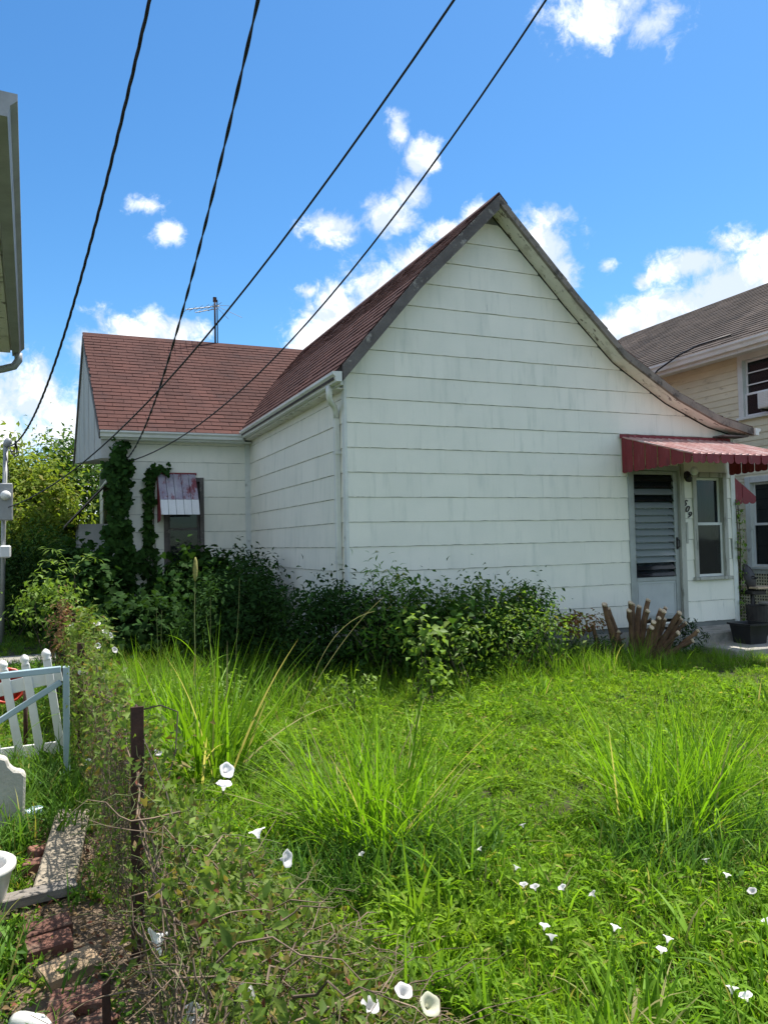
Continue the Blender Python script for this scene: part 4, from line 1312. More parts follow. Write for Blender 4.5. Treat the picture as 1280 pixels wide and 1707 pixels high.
MB().box((10.201, 8.3, 4.54), (10.58, 15.9, 4.56)).build('soffit', M['trim_white'], yh)
MB().box((WX - 0.028, YA - 0.002, 0.95), (WX - 0.002, YA + 0.08, 4.54)).build('corner_board', M['trim_white'], yh)
# lattice skirting
b = MB()
for i in range(int((15.0 - 8.7) / 0.05)):
    y = 8.7 + i * 0.05
    b.box((WX - 0.012, y, 0.02), (WX - 0.004, y + 0.022, 0.93))
for i in range(17):
    z = 0.05 + i * 0.05
    b.box((WX - 0.021, 8.68, z), (WX - 0.013, 15.0, z + 0.022))
tag(b.build('lattice', M['yellow_siding'], yh), None, None, None, 'stuff')
MB().box((WX + 0.05, 8.66, 0.0), (WX + 0.06, 15.4, 0.95)).build('crawl_space', M['dark_inside'], yh)
MB().box((WX - 0.035, 8.66, 0.905), (WX - 0.0215, 15.4, 0.968)).build('skirt_board', M['trim_white'], yh)

# service wire that loops from the yellow house's gutter
b = MB()
b.tube([(9.95, 9.2, 4.74), (9.98, 9.9, 4.75), (10.02, 10.4, 4.70), (10.0, 10.9, 4.54), (9.9, 11.2, 4.24), (9.85, 11.25, 3.9), (9.85, 11.2, 3.3)], 0.017, 6)
tag(b.build('drop_wire', M['cable'], loc=(9.95, 10.2, 4.8), smooth=True), 'black wire looping down past the white gutter of the yellow house', 'cable')

# ================================================================== GREY HOUSE (eave overhead)
gh = thing('grey_house', (-2.5, 6.0, 0), 'weathered house whose gutter and plank soffit hang overhead at the picture edge', 'house')
MB().box((-0.95, 3.9, 0.0), (-0.8, 8.3, 3.45)).box((-5, 8.15, 0), (-0.951, 8.3, 3.45)).box((-5, 3.9, 0), (-0.951, 4.05, 3.45)).build('wall', M['ply_grey'], gh)
gl = lambda y: -0.262 - 0.0275 * (y - 3.785)
b = MB()
for i in range(4):
    o0, o1 = 0.012 + i * 0.142, 0.15 + i * 0.142
    MB().hexa([(gl(3.8) - o1, 3.80, 3.505 + .004 * i), (gl(3.8) - o0, 3.80, 3.505), (gl(8.5) - o0, 8.5, 3.505), (gl(8.5) - o1, 8.5, 3.505 + .004 * i),
               (gl(3.8) - o1, 3.80, 3.525 + .004 * i), (gl(3.8) - o0, 3.80, 3.525), (gl(8.5) - o0, 8.5, 3.525), (gl(8.5) - o1, 8.5, 3.525 + .004 * i)]).build('soffit_plank', M['peeling'], gh)
for y in (4.7, 5.5, 6.3, 7.1, 7.9):
    MB().box((gl(y) - 0.26, y, 3.497), (gl(y) - 0.235, y + 0.03, 3.504)).build('vent_hole', M['dark_inside'], gh)
gg = gutter((gl(3.78) + 0.004, 3.78, 3.60), (gl(8.55) + 0.004, 8.55, 3.60), (1, 0.027, 0), 'gutter', gh, 0.11, 0.115, M['conduit'])
b = MB()
b.hexa([(gl(3.8) - 0.03, 3.80, 3.53), (gl(3.8), 3.80, 3.53), (gl(8.5), 8.5, 3.53), (gl(8.5) - 0.03, 8.5, 3.53), (gl(3.8) - 0.03, 3.80, 3.60), (gl(3.8), 3.80, 3.60), (gl(8.5), 8.5, 3.60), (gl(8.5) - 0.03, 8.5, 3.60)])
b.build('fascia', M['trim_white'], gh)
b = MB()
b.tube([(gl(8.4) + 0.06, 8.42, 3.49), (gl(8.4) + 0.06, 8.43, 3.42), (gl(8.4) + 0.02, 8.44, 3.36), (gl(8.4) - 0.08, 8.46, 3.33), (gl(8.4) - 0.45, 8.50, 3.26), (-0.84, 8.42, 3.15), (-0.84, 8.40, 0.1)], 0.038, 10)
b.build('downspout', M['conduit'], gh, smooth=True)
b = MB()
b.hexa([(-3.0, 3.72, 5.0), (gl(3.7) + .03, 3.72, 3.61), (gl(8.6) + .03, 8.6, 3.61), (-3.0, 8.6, 5.0), (-3.0, 3.72, 5.06), (gl(3.7) + .03, 3.72, 3.655), (gl(8.6) + .03, 8.6, 3.655), (-3.0, 8.6, 5.06)])
b.hexa([(-5.8, 3.72, 3.6), (-3.0, 3.72, 5.0), (-3.0, 8.6, 5.0), (-5.8, 8.6, 3.6), (-5.8, 3.72, 3.66), (-3.0, 3.72, 5.06), (-3.0, 8.6, 5.06), (-5.8, 8.6, 3.66)])
b.build('roof', M['roof_grey'], gh)

# ================================================================== SERVICE MAST
t = thing('service_mast', (-0.77, 14.0, 0), 'grey electric service mast with a meter box and weatherhead, trees behind', 'utility mast')
MB().tube([(-0.80, 14, 0), (-0.775, 14, 1.8), (-0.735, 14, 3.24)], 0.036, 10).build('conduit', M['conduit'], t, smooth=True)
MB().lathe([(0.0, .09), (0.045, .08), (0.06, .03), (0.055, -.03), (0.038, -.06), (0, -.06)], (-0.715, 13.98, 3.28), 12, (0.2, 0.5, 0)).build('weatherhead', M['conduit'], t, smooth=True)
mb = MB().box((-0.83, 13.83, 2.02), (-0.63, 13.96, 2.62)).build('meter_box', M['conduit'], t, bevel=0.015)
MB().lathe([(0, 0.10), (0.06, 0.095), (0.075, 0.05), (0.08, 0)], (-0.73, 13.83, 2.42), 14, (PI / 2, 0, 0)).build('meter', M['lens'], mb, smooth=True)
MB().obox((-0.74, 13.9, 1.52), (0.16, 0.14, 0.20)).build('junction_box', M['vinyl'], t, bevel=0.02)
b = MB()
for k in range(3):
    b.tube([(-0.70, 13.96, 3.25), (-0.66 + .03 * k, 13.9, 3.14 - .05 * k), (-0.60 + .03 * k, 13.8, 3.12 - .02 * k), (-0.55, 13.0, 3.2)], 0.009, 5)
b.tube([(-0.73, 13.9, 3.1), (-0.68, 13.88, 2.7), (-0.75, 13.86, 2.3), (-0.66, 13.84, 2.15)], 0.008, 5)
b.build('loop_wire', M['cable'], t, smooth=True)


# ================================================================== OVERHEAD CABLES
def cable_pts(A, u, co, s0, s1, n=40):
    return [(A[0] + u[0] * s, A[1] + u[1] * s, co[0] * s * s + co[1] * s + co[2]) for s in np.linspace(s0, s1, n)]


def twisted(pts, r, turns, strands=3):
    mb = MB()
    P = [Vector(p) for p in pts]
    # resample finely
    Q = []
    for i in range(len(P) - 1):
        for k in range(8):
            Q.append(P[i].lerp(P[i + 1], k / 8))
    Q.append(P[-1])
    L = 0
    rings = [[] for _ in range(strands)]
    for i, p in enumerate(Q):
        tg = (Q[min(i + 1, len(Q) - 1)] - Q[max(i - 1, 0)]).normalized()
        s = tg.cross(Vector((0, 0, 1))).normalized()
        v = s.cross(tg)
        if i: L += (Q[i] - Q[i - 1]).length
        for k in range(strands):
            a = 2 * PI * (L * turns + k / strands)
            rings[k].append(p + (s * math.cos(a) + v * math.sin(a)) * r * 1.0)
    for q in rings:
        mb.tube(q, r, 6)
    return mb


c1 = cable_pts((-.73, 14), (1.2875, -9.0), (2.918, -1.164, 3.228), 0.02, 1.75)
tag(twisted(c1, 0.0066, 1.7, 3).build('overhead_cable', M['cable'], smooth=True, loc=c1[0]), 'thick twisted overhead cable running down to the grey service mast', 'cable', 'overhead service cables')
c2 = cable_pts((1.05, 13.3), (0.0918, -8.8), (2.073, -.192, 2.957), 0.0, 1.75)
tag(twisted(c2, 0.0064, 1.6, 2).build('overhead_cable', M['cable'], smooth=True, loc=c2[0]), 'thin twisted overhead cable ending at the ivy-covered corner of the wing', 'cable', 'overhead service cables')
c3 = cable_pts((-.73, 13.95), (3.1955, -9.5), (2.437, .498, 2.223), 0.0, 1.7)
tag(MB().tube(c3, 0.0092, 7).build('overhead_cable', M['cable'], smooth=True, loc=c3[0]), 'smooth black overhead cable crossing in front of the wing roof and past its ivy corner', 'cable', 'overhead service cables')
c4 = cable_pts((1.05, 13.28), (2.54985, -8.28), (2.825, .068, 2.93), 0.0, 1.7)
tag(MB().tube(c4, 0.0092, 7).build('overhead_cable', M['cable'], smooth=True, loc=c4[0]), 'smooth black overhead cable passing closest to the gable peak and tied to the wing wall', 'cable', 'overhead service cables')
MB().tube([(1.05, 13.33, 2.93), (1.05, 13.26, 2.93)], 0.022, 8).build('cable_hook', M['black_metal'], house)
MB().tube([(0.985, 13.31, 3.2), (1.06, 13.31, 2.7), (1.10, 13.325, 2.2), (1.08, 13.325, 1.6), (1.22, 13.325, 1.0)], 0.007, 5).build('wall_wire', M['cable'], house)

# ================================================================== TV ANTENNA
ax, ay, az0 = 3.17, 16.6, 5.84
t = thing('tv_antenna', (ax, ay, az0), 'old rooftop television antenna on a thin mast above the wing ridge', 'antenna')
MB().tube([(ax, ay, az0), (ax, ay, az0 + 1.02)], 0.020, 8).build('mast', M['rust'], t, smooth=True)
MB().tube([(ax + .05, ay, az0), (ax + .05, ay, az0 + 0.98)], 0.012, 6).build('lead_wire', M['cable'], t)
bm_ = MB().tube([(ax - 0.66, ay - 0.35, az0 + 0.60), (ax + 0.1, ay + 0.03, az0 + 0.86)], 0.011, 6).build('boom', M['conduit'], t)
b2 = MB().tube([(ax - 0.45, ay - 0.2, az0 + 0.60), (ax + 0.06, ay + 0.03, az0 + 0.80)], 0.009, 6).build('boom', M['conduit'], t)
for i in range(6):
    s = i / 5
    c = Vector((ax - 0.64 + 0.64 * s, ay - 0.34 + 0.34 * s, az0 + 0.605 + 0.22 * s))
    l = 0.16 + 0.2 * s
    MB().tube([c + Vector((-0.22, 0.9, -.02)) * l, c + Vector((0.22, -0.9, .02)) * l], 0.005, 5).build('element', M['conduit'], t)
for dx, dz in ((0.55, -0.26), (0.26, -0.32), (-0.36, -0.24), (0.3, -.03)):
    MB().tube([(ax, ay, az0 + 0.86), (ax + dx, ay - 0.15, az0 + 0.86 + dz)], 0.005, 5).build('element', M['conduit'], t)
MB().obox((ax, ay, az0 + 0.98), (0.07, 0.05, 0.10)).build('clamp', M['rust'], t)

# ================================================================== WIRE FENCE
fx = lambda y: 0.205 + 0.075 * max(0.0, (6.1 - y)) / 3.0 * 0.95
fh = lambda y: (0.86 - 0.02 * (y - 3)) * (1.0 if y > 3.0 else max(0.42, 1.0 - 0.5 * (3.0 - y)))
fence = thing('wire_fence', (0.25, 5.0, 0), 'rusty wire mesh fence on dark iron posts, smothered in dry vines', 'fence')


def post(x, y, h, w, lean):
    MB().hexa([(x - w / 2, y - .035, -0.1), (x + w / 2, y - .035, -0.1), (x + w / 2, y - 0.028, -0.1), (x - w / 2, y - .028, -0.1),
               (x - w / 2 + lean, y - .035, h), (x + w / 2 + lean, y - .035, h), (x + w / 2 + lean, y - 0.028, h), (x - w / 2 + lean, y - .028, h)]).hexa(
        [(x - .004, y - .027, -0.1), (x + .004, y - .027, -0.1), (x + .004, y + .02, -0.1), (x - .004, y + .02, -0.1),
         (x - .004 + lean, y - .027, h), (x + .004 + lean, y - .027, h), (x + .004 + lean, y + .02, h), (x - .004 + lean, y + .02, h)]).build('post', M['rust'], fence, bevel=0.0015)


post(0.270, 3.06, 0.962, 0.047, 0.005)
post(0.165, 6.05, 0.87, 0.05, 0.0)
post(0.20, 9.1, 0.85, 0.05, -0.03)
b = MB()


def sag(y, z):
    f = z / fh(y)
    droop = 0.06 * math.sin(y * 2.1) * f
    lean = 0.0
    if y < 3.1:
        lean = (3.1 - y) * 0.10 * f
    return (fx(y) + 0.012 * math.sin(y * 5) + lean, y, z - max(0, droop))


y = 1.5
while y < 11.2:
    b.tube([sag(y, 0.0), sag(y + .01 * math.sin(y * 7), fh(y) * 0.5), sag(y, fh(y))], 0.0017, 3, cap=False)
    y += 0.075
for i in range(9):
    z = 0.03 + i * 0.102
    b.tube([sag(1.5 + k * 0.3, min(z, fh(1.5 + k * .3))) for k in range(33)], 0.0019, 3, cap=False)
tag(b.build('wire_mesh', M['wire'], fence), None, None, None, 'stuff')
MB().tube([(0.30, 3.08, 0.94), (0.36, 3.05, 0.955), (0.42, 3.02, 0.93), (0.40, 2.95, 0.80), (0.35, 2.9, 0.66)], 0.003, 5).build('loose_wire', M['wire'], fence)

# ================================================================== GATE, PICKETS, THINGS LEFT OF THE FENCE
t = thing('metal_gate', (-0.2, 5.5, 0), 'pale blue-grey tube gate with a diagonal brace beside the wire fence', 'gate')
MB().bar((0.062, 5.5, -0.05), (0.060, 5.5, 0.785), 0.058, 0.04).build('stile', M['gate'], t, bevel=0.004)
MB().bar((-0.95, 5.5, 0.735), (0.030, 5.5, 0.770), 0.040, 0.040).build('top_rail', M['gate'], t, bevel=0.004)
MB().bar((-0.95, 5.492, 0.11), (0.030, 5.492, 0.69), 0.030, 0.036).build('brace', M['gate'], t, bevel=0.004)
MB().bar((-0.95, 5.5, -0.03), (-0.95, 5.5, 0.80), 0.05, 0.04).build('stile', M['gate'], t, bevel=0.004)
MB().bar((-0.925, 5.5, 0.05), (0.03, 5.5, 0.05), 0.03, 0.03).build('bottom_rail', M['gate'], t, bevel=0.004)

t = thing('picket_fence', (-0.2, 6.2, 0), 'leaning white vinyl picket panel with acorn finials behind the blue-grey gate', 'fence')
pk = [((0.055, 6.2, -0.06), (-0.062, 6.28, 0.74)), ((-0.085, 6.2, -0.06), (-0.205, 6.28, 0.71)), ((-0.215, 6.2, -0.06), (-0.345, 6.28, 0.68)), ((-0.36, 6.2, -.06), (-0.48, 6.28, 0.68)), ((-0.51, 6.2, -.06), (-0.63, 6.28, 0.68))]
for i, (a, c) in enumerate(pk):
    p = MB().bar(a, c, 0.056, 0.022, (0, 1, 0)).build('picket', M['vinyl'], t, bevel=0.003)
    d = (Vector(c) - Vector(a)).normalized().to_track_quat('Z', 'Y').to_euler()
    MB().lathe([(0.024, -0.004), (0.029, 0.004), (0.022, 0.016), (0.031, 0.028), (0.033, 0.042), (0.026, 0.060), (0.010, 0.074), (0, 0.079)], Vector(c) + Vector((0, 0, 0.0)), 12, d).build('finial', M['vinyl'], p, smooth=True)
MB().bar((-0.95, 6.285, 0.44), (0.04, 6.28, 0.62), 0.022, 0.095).build('rail', M['vinyl'], t, bevel=0.003)
MB().bar((-0.95, 6.26, 0.08), (0.06, 6.25, 0.10), 0.022, 0.085).build('rail', M['vinyl'], t, bevel=0.003)
tag(MB().hexa([(0.13, 2.6, -.05), (0.155, 2.6, -.05), (0.155, 2.62, -.05), (0.13, 2.62, -.05), (0.125, 2.6, .2), (0.15, 2.6, .22), (0.15, 2.62, .22), (0.125, 2.62, .2)]).build('iron_stub', M['rust'], loc=(0.14, 2.6, 0)),
    'stub of a broken iron post sticking out of the litter near the bricks', 'stake')
t = MB().tube([(-0.215, 6.6, -0.05), (-0.215, 6.6, 0.52)], 0.016, 8).build('iron_stake', M['rust'], loc=(-0.215, 6.6, 0), smooth=True)
tag(t, 'short rusty iron stake seen between two white pickets', 'stake')
b = MB()
b.lathe([(0.0, 0.01), (0.12, 0.0), (0.15, 0.24), (0.165, 0.25), (0.165, 0.27), (0.145, 0.27), (0.115, 0.02)], (-0.44, 8.2, 0.22), 18, (1.2, 0.3, 0))
t = b.build('bucket', M['red_plastic'], loc=(-0.44, 8.2, 0.22), smooth=True)
tag(t, 'red plastic bucket lying tipped over behind the white pickets', 'bucket')

# carved concrete slab at the picture edge
outl = [(-0.50, 0.0), (-0.165, 0.0), (-0.155, 0.32), (-0.175, 0.345), (-0.21, 0.352), (-0.235, 0.38), (-0.25, 0.42), (-0.30, 0.44), (-0.40, 0.45), (-0.50, 0.44)]
b = MB().prism(outl, 1, 4.72, 4.80)
tag(b.build('garden_slab', M['stone'], loc=(-0.3, 4.76, 0), bevel=0.010), 'pale stone slab with a scrolled shoulder standing upright in the weeds', 'slab')
# planks and bricks
t = MB().obox((0.035, 4.22, 0.075), (0.17, 0.95, 0.055), (0.03, 0.10, -0.10)).build('concrete_plank', M['concrete_pale'], loc=(0.035, 4.2, 0.05), bevel=0.008)
tag(t, 'flat pale concrete curb piece lying along the foot of the wire fence', 'curb')
t = MB().obox((-0.07, 3.72, 0.07), (0.30, 0.075, 0.045), (0.05, 0, 0.16)).build('old_board', M['wood_grey'], loc=(-0.07, 3.72, 0.05), bevel=0.004)
tag(t, 'short grey weathered board poking out from under the white pot', 'board')
for x, y, rz, sx, lab, mt in ((-0.055, 4.30, 0.3, 1.0, None, 'brick'), (-0.075, 4.12, -0.1, 1.0, None, 'brick'), (-0.035, 3.42, 0.15, 1.2, None, 'brick'), (-0.03, 3.28, 0.1, 1.15, None, 'brick'),
                              (0.04, 3.07, 0.35, 1.35, 1, 'tan'), (0.06, 2.84, -0.15, 1.2, None, 'brick'), (-0.03, 2.72, 0.2, 1.1, None, 'brick'), (0.10, 2.66, 0.5, 1.0, None, 'brick'), (0.05, 2.5, 0.1, 1.0, None, 'brick')):
    o = MB().obox((x, y, 0.045), (0.20 * sx * 0.72, 0.095 * sx, 0.055), (random.uniform(-.08, .08), random.uniform(-.08, .08), rz)).build('brick' if lab is None else 'paver', M[mt], dirt, bevel=0.005)

# white pot
t = thing('white_pot', (-0.33, 3.72, 0.0), 'glazed white garden pot with a rolled rim beside the bricks', 'pot')
MB().lathe([(0.0, 0.02), (0.085, 0.0), (0.10, 0.01), (0.135, 0.10), (0.15, 0.17), (0.16, 0.20), (0.172, 0.212), (0.172, 0.232), (0.155, 0.242), (0.135, 0.232), (0.128, 0.20), (0.118, 0.12), (0.0, 0.10)], (-0.33, 3.72, 0.0), 28).build('bowl', M['ceramic'], t, smooth=True)
MB().lathe([(0.0, 0.155), (0.06, 0.165), (0.121, 0.150)], (-0.33, 3.72, 0.0), 20).build('potting_soil', M['litter'], t)
# bottle
b = MB()
b.lathe([(0.0, 0.0), (0.030, 0.0), (0.034, 0.012), (0.033, 0.06), (0.027, 0.085), (0.034, 0.11), (0.032, 0.15), (0.018, 0.19), (0.013, 0.20), (0.013, 0.225), (0.0, 0.225)], (-0.075, 4.92, 0.06), 14, (PI / 2, 0.1, -1.15), lambda a, j: 1 + 0.10 * math.sin(2 * a + j) + .05 * math.sin(5 * a + 2 * j))
tag(b.build('plastic_bottle', M['bottle'], loc=(-0.075, 4.92, 0.05), smooth=True), 'crushed pale blue plastic bottle lying in the weeds by the fence', 'bottle')
b = MB()
b.lathe([(0.0, 0.0), (0.03, 0.0), (0.034, 0.02), (0.033, 0.12), (0.02, 0.16), (0.013, 0.17), (0.0, 0.19)], (-0.12, 2.80, 0.05), 14, (PI / 2 - .2, 0.0, 0.6))
tag(b.build('paint_pot', M['ceramic'], loc=(-0.12, 2.8, 0.05), smooth=True), 'small white plastic container half hidden in the grass below the bricks', 'container')


# ================================================================== GRASS AND WEEDS (stuff)
def blade_clump(name, n, rad, h0, h1, w0, w1, lean, bend, seg, mat):
    P = np.zeros((n, 3))
    r, a = rad * np.sqrt(rng.random(n)), rng.random(n) * 2 * PI
    P[:, 0], P[:, 1] = r * np.cos(a), r * np.sin(a)
    P[:, 2] = -0.01
    V, F = blade_geo(P, rng.uniform(h0, h1, n), rng.uniform(w0, w1, n), rng.random(n) * 2 * PI, np.abs(rng.normal(0, lean, n)), rng.uniform(0.1, bend, n), seg)
    me = np_mesh(name, V, None, F)
    me.materials.append(mat)
    return me


def weed_clump(name, n, rad, h, s0, s1, tmpl, mat, nst=6):
    G = Geo()
    P, Nn = [], []
    for k in range(nst):
        a, r = rng.random() * 2 * PI, rad * math.sqrt(rng.random())
        top = np.array([r * math.cos(a) * 1.6, r * math.sin(a) * 1.6, h * rng.uniform(.55, 1.0)])
        base = np.array([r * math.cos(a) * .5, r * math.sin(a) * .5, -0.01])
        pts = crook(base, top, 5, 0.012)
        G.twig(pts, 0.0018, 0.0009)
        for j in range(n // nst):
            t = rng.uniform(0.25, 1.0)
            q = base + (top - base) * t
            P.append(q); Nn.append([rng.normal(0, .4), rng.normal(0, .4), 1.0])
    P, Nn = np.array(P), np.array(Nn)
    V, F = leaf_geo(P, Nn, rng.uniform(s0, s1, len(P)), tmpl, 0.45, 0.0)
    G.add(V, F)
    me = np_mesh(name, np.concatenate(G.V), np.concatenate(G.T), np.concatenate(G.Q))
    me.materials.append(mat)
    return me


def vnoise(x, y, s, seed=0):
    """smooth pseudo-noise in [0,1]"""
    r = np.random.default_rng(seed)
    v = np.zeros_like(x)
    for k in range(6):
        a, ph = r.random() * 2 * PI, r.random() * 2 * PI
        f = s * r.uniform(0.6, 1.8)
        v += np.sin((x * math.cos(a) + y * math.sin(a)) * f + ph)
    return 0.5 + v / 7.0


lawn_protos = [
    blade_clump('lawn_a', 30, 0.06, 0.05, 0.12, 0.005, 0.009, 0.7, 1.0, 3, M['lf_lawn']),
    blade_clump('lawn_b', 26, 0.07, 0.04, 0.10, 0.006, 0.010, 0.9, 0.8, 3, M['lf_lawn']),
    weed_clump('lawn_c', 42, 0.05, 0.09, 0.026, 0.045, T_LEAF, M['lf_lawn'], 7),
    weed_clump('lawn_d', 56, 0.06, 0.10, 0.030, 0.060, T_NARROW, M['lf_lawn'], 8),
    blade_clump('lawn_e', 20, 0.05, 0.09, 0.19, 0.005, 0.009, 0.5, 1.3, 4, M['lf_grass']),
    weed_clump('lawn_f', 30, 0.05, 0.12, 0.032, 0.058, T_ROUND, M['lf_weed'], 5),
    blade_clump('lawn_g', 18, 0.05, 0.12, 0.28, 0.008, 0.015, 0.5, 1.4, 5, M['lf_grass']),
    blade_clump('lawn_h', 26, 0.09, 0.18, 0.40, 0.003, 0.006, 0.35, 0.9, 4, M['lf_grass']),
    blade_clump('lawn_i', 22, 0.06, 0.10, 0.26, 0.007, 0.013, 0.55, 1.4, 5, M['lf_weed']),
]


def jgrid(x0, x1, y0, y1, step):
    X, Y = np.meshgrid(np.arange(x0, x1, step), np.arange(y0, y1, step))
    P = np.stack([X.ravel(), Y.ravel()], -1)
    return P + rng.uniform(-step * .55, step * .55, P.shape)


def ground_z(x, y):
    return 0.025 * np.sin(x * 1.3 + 0.4) * np.cos(y * 1.1) + 0.015 * np.sin(x * 3.1) * np.sin(y * 2.7 + 1) - 0.02


def rand_rot(n, tilt=0.18):
    return np.stack([rng.normal(0, tilt, n), rng.normal(0, tilt, n), rng.random(n) * 2 * PI], -1)


def make_lawn():
    A = jgrid(0.30, 7.0, 1.0, 3.6, 0.060)
    B = jgrid(0.30, 12.0, 3.6, 9.0, 0.078)
    Cc = jgrid(0.30, 3.0, 9.0, 12.9, 0.12)
    P = np.concatenate([A, B, Cc])
    x, y = P[:, 0], P[:, 1]
    keep = (x < 1.35 * y + 1.6) & ~((x > 2.95) & (y > 8.4)) & ~((x > 7.85) & (y > 7.35) & (x < 9.35)) & ~((x > 7.3) & (y > 8.05) & (x < 8.72))
    keep &= ~((x > 10.4) & (y > 8.4))
    # thin where the old vines smother the grass
    keep &= ~((x < 0.95 - 0.25 * np.abs(y - 2.3)) & (y < 3.4) & (rng.random(len(x)) < 0.8))
    P = P[keep]
    x, y = P[:, 0], P[:, 1]
    n = len(P)
    r = rng.random(n)
    v = vnoise(x, y, 1.6, 3)
    v2 = vnoise(x, y, 4.0, 8)
    idx = np.select([r < 0.30, r < 0.50, r < 0.56, r < 0.86, r < 0.95, r < 0.965], [0, 1, 2, 3, 4, 5], 0)
    near = (y < 2.5) & (rng.random(n) < 0.08 + 0.2 * (y < 2.0))
    idx = np.where(near & (v2 > .42), 6, idx)
    mdm = (rng.random(n) < 0.05) & (v > .5)
    idx = np.where(mdm, np.where(rng.random(n) < .6, 4, 6), idx)
    back = (y > 6.6) & (rng.random(n) < np.clip((y - 6.6) / 1.5, 0, 1) * 0.55)
    idx = np.where(back, 7, idx)
    for cx, cy in ((1.45, 3.50), (2.90, 2.98), (1.15, 3.5)):  # darker weed clumps added before the tufts, standing in for their shadow
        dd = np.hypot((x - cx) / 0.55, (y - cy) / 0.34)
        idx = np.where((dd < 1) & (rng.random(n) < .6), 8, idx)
    s = rng.uniform(0.65, 1.35, n) * (0.74 + 0.55 * v) * (0.82 + 0.36 * v2)
    s = np.where(idx == 7, s * 1.0, s)
    s = np.where(idx == 5, np.minimum(s, 0.7), s)
    s = np.where((x > 6.6) & (y > 5.8), s * 0.55, s)
    scl = np.stack([s, s, s * rng.uniform(0.85, 1.2, n)], -1)
    P3 = np.stack([x, y, ground_z(x, y)], -1)
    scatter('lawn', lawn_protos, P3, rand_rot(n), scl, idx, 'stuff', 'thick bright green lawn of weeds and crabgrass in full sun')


make_lawn()

side_protos = [
    blade_clump('side_a', 26, 0.07, 0.10, 0.24, 0.006, 0.011, 0.6, 1.3, 4, M['lf_weed']),
    blade_clump('side_b', 20, 0.08, 0.18, 0.36, 0.008, 0.016, 0.6, 1.5, 5, M['lf_weed']),
    weed_clump('side_c', 40, 0.06, 0.14, 0.03, 0.06, T_LEAF, M['lf_weed'], 7),
    blade_clump('side_d', 30, 0.06, 0.05, 0.11, 0.005, 0.009, 0.8, 1.0, 3, M['lf_lawn']),
    weed_clump('side_e', 44, 0.07, 0.09, 0.025, 0.045, T_LEAF, M['lf_lawn'], 7),
]


def make_side():
    P = np.concatenate([jgrid(-1.6, 0.22, 1.0, 6.0, 0.062), jgrid(-2.4, 0.25, 6.0, 11.5, 0.10), jgrid(-4.0, 0.9, 12.5, 19, 0.16)])
    x, y = P[:, 0], P[:, 1]
    r = rng.random(len(P))
    path = (x > -0.16) & (x < 0.26) & (y < 4.75)
    keep = np.where(path, r < 0.16, True) & ~((x < -0.10) & (x > -0.46) & (np.abs(y - 3.72) < 0.17))
    keep &= ~((y > 14) & (x > 0.3)) & (r < 0.95)
    P = P[keep]
    x, y = P[:, 0], P[:, 1]
    n = len(P)
    r = rng.random(n)
    mid = (y > 4.2) & (y < 6.1) & (x > -0.35)
    idx = np.where(mid, np.select([r < .35, r < .65, r < .85], [0, 1, 2], 3), np.select([r < .18, r < .23, r < .4, r < .75], [0, 1, 2, 3], 4))
    s = rng.uniform(0.7, 1.2, n) * np.where(mid, 0.95, 0.9)
    P3 = np.stack([x, y, np.maximum(ground_z(x, y), 0.0)], -1)
    scatter('side_grass', side_protos, P3, rand_rot(n), np.stack([s, s, s], -1), idx, 'stuff', 'rank weeds and grass on the neighbour side of the fence')


make_side()


# ================================================================== TALL GRASS TUFTS
def tuft(loc, label, n, L0, L1, w0, w1, rad, lean, mat='lf_tuft', group='tall grass tufts in the lawn', skew=(0, 0), bend=1.1, stalks=0):
    root = thing('grass_tuft', (loc[0], loc[1], 0), label, 'grass tuft', group)
    P = np.zeros((n, 3))
    r, a = rad * np.sqrt(rng.random(n)), rng.random(n) * 2 * PI
    P[:, 0], P[:, 1] = loc[0] + r * np.cos(a), loc[1] + r * np.sin(a)
    az = np.arctan2(r * np.cos(a) + rng.normal(0, rad * .9, n) + skew[0], r * np.sin(a) + rng.normal(0, rad * .9, n) + skew[1])
    ln = np.abs(rng.normal(0, lean * .75, n)) + lean * 0.5 * r / rad
    bd = rng.uniform(0.05, bend * .55, n) * (0.4 + ln)
    hb = rng.random(n)
    bd = np.where(hb < 0.16, rng.uniform(0.9, 2.3, n), bd)
    Ls = L0 + (L1 - L0) * rng.beta(1.5, 1.6, n)
    V, F = blade_geo(P, Ls, rng.uniform(w0, w1, n), az, np.minimum(ln, 1.25), bd, 8)
    G = Geo().add(V, F)
    o = tag(G.build('blade', M[mat], root), None, None, None, 'stuff')
    for k in range(stalks):
        a = rng.random() * 2 * PI
        x, y = loc[0] + rad * .5 * math.cos(a), loc[1] + rad * .5 * math.sin(a)
        h = rng.uniform(0.8, 1.0) * L1 * 1.15
        tip = (x + rng.normal(0, .10), y + rng.normal(0, .08), h)
        st = Geo().twig(crook((x, y, 0), tip, 8, 0.01), 0.0025, 0.0014).build('stalk', M['green_stem'], root)
    return root


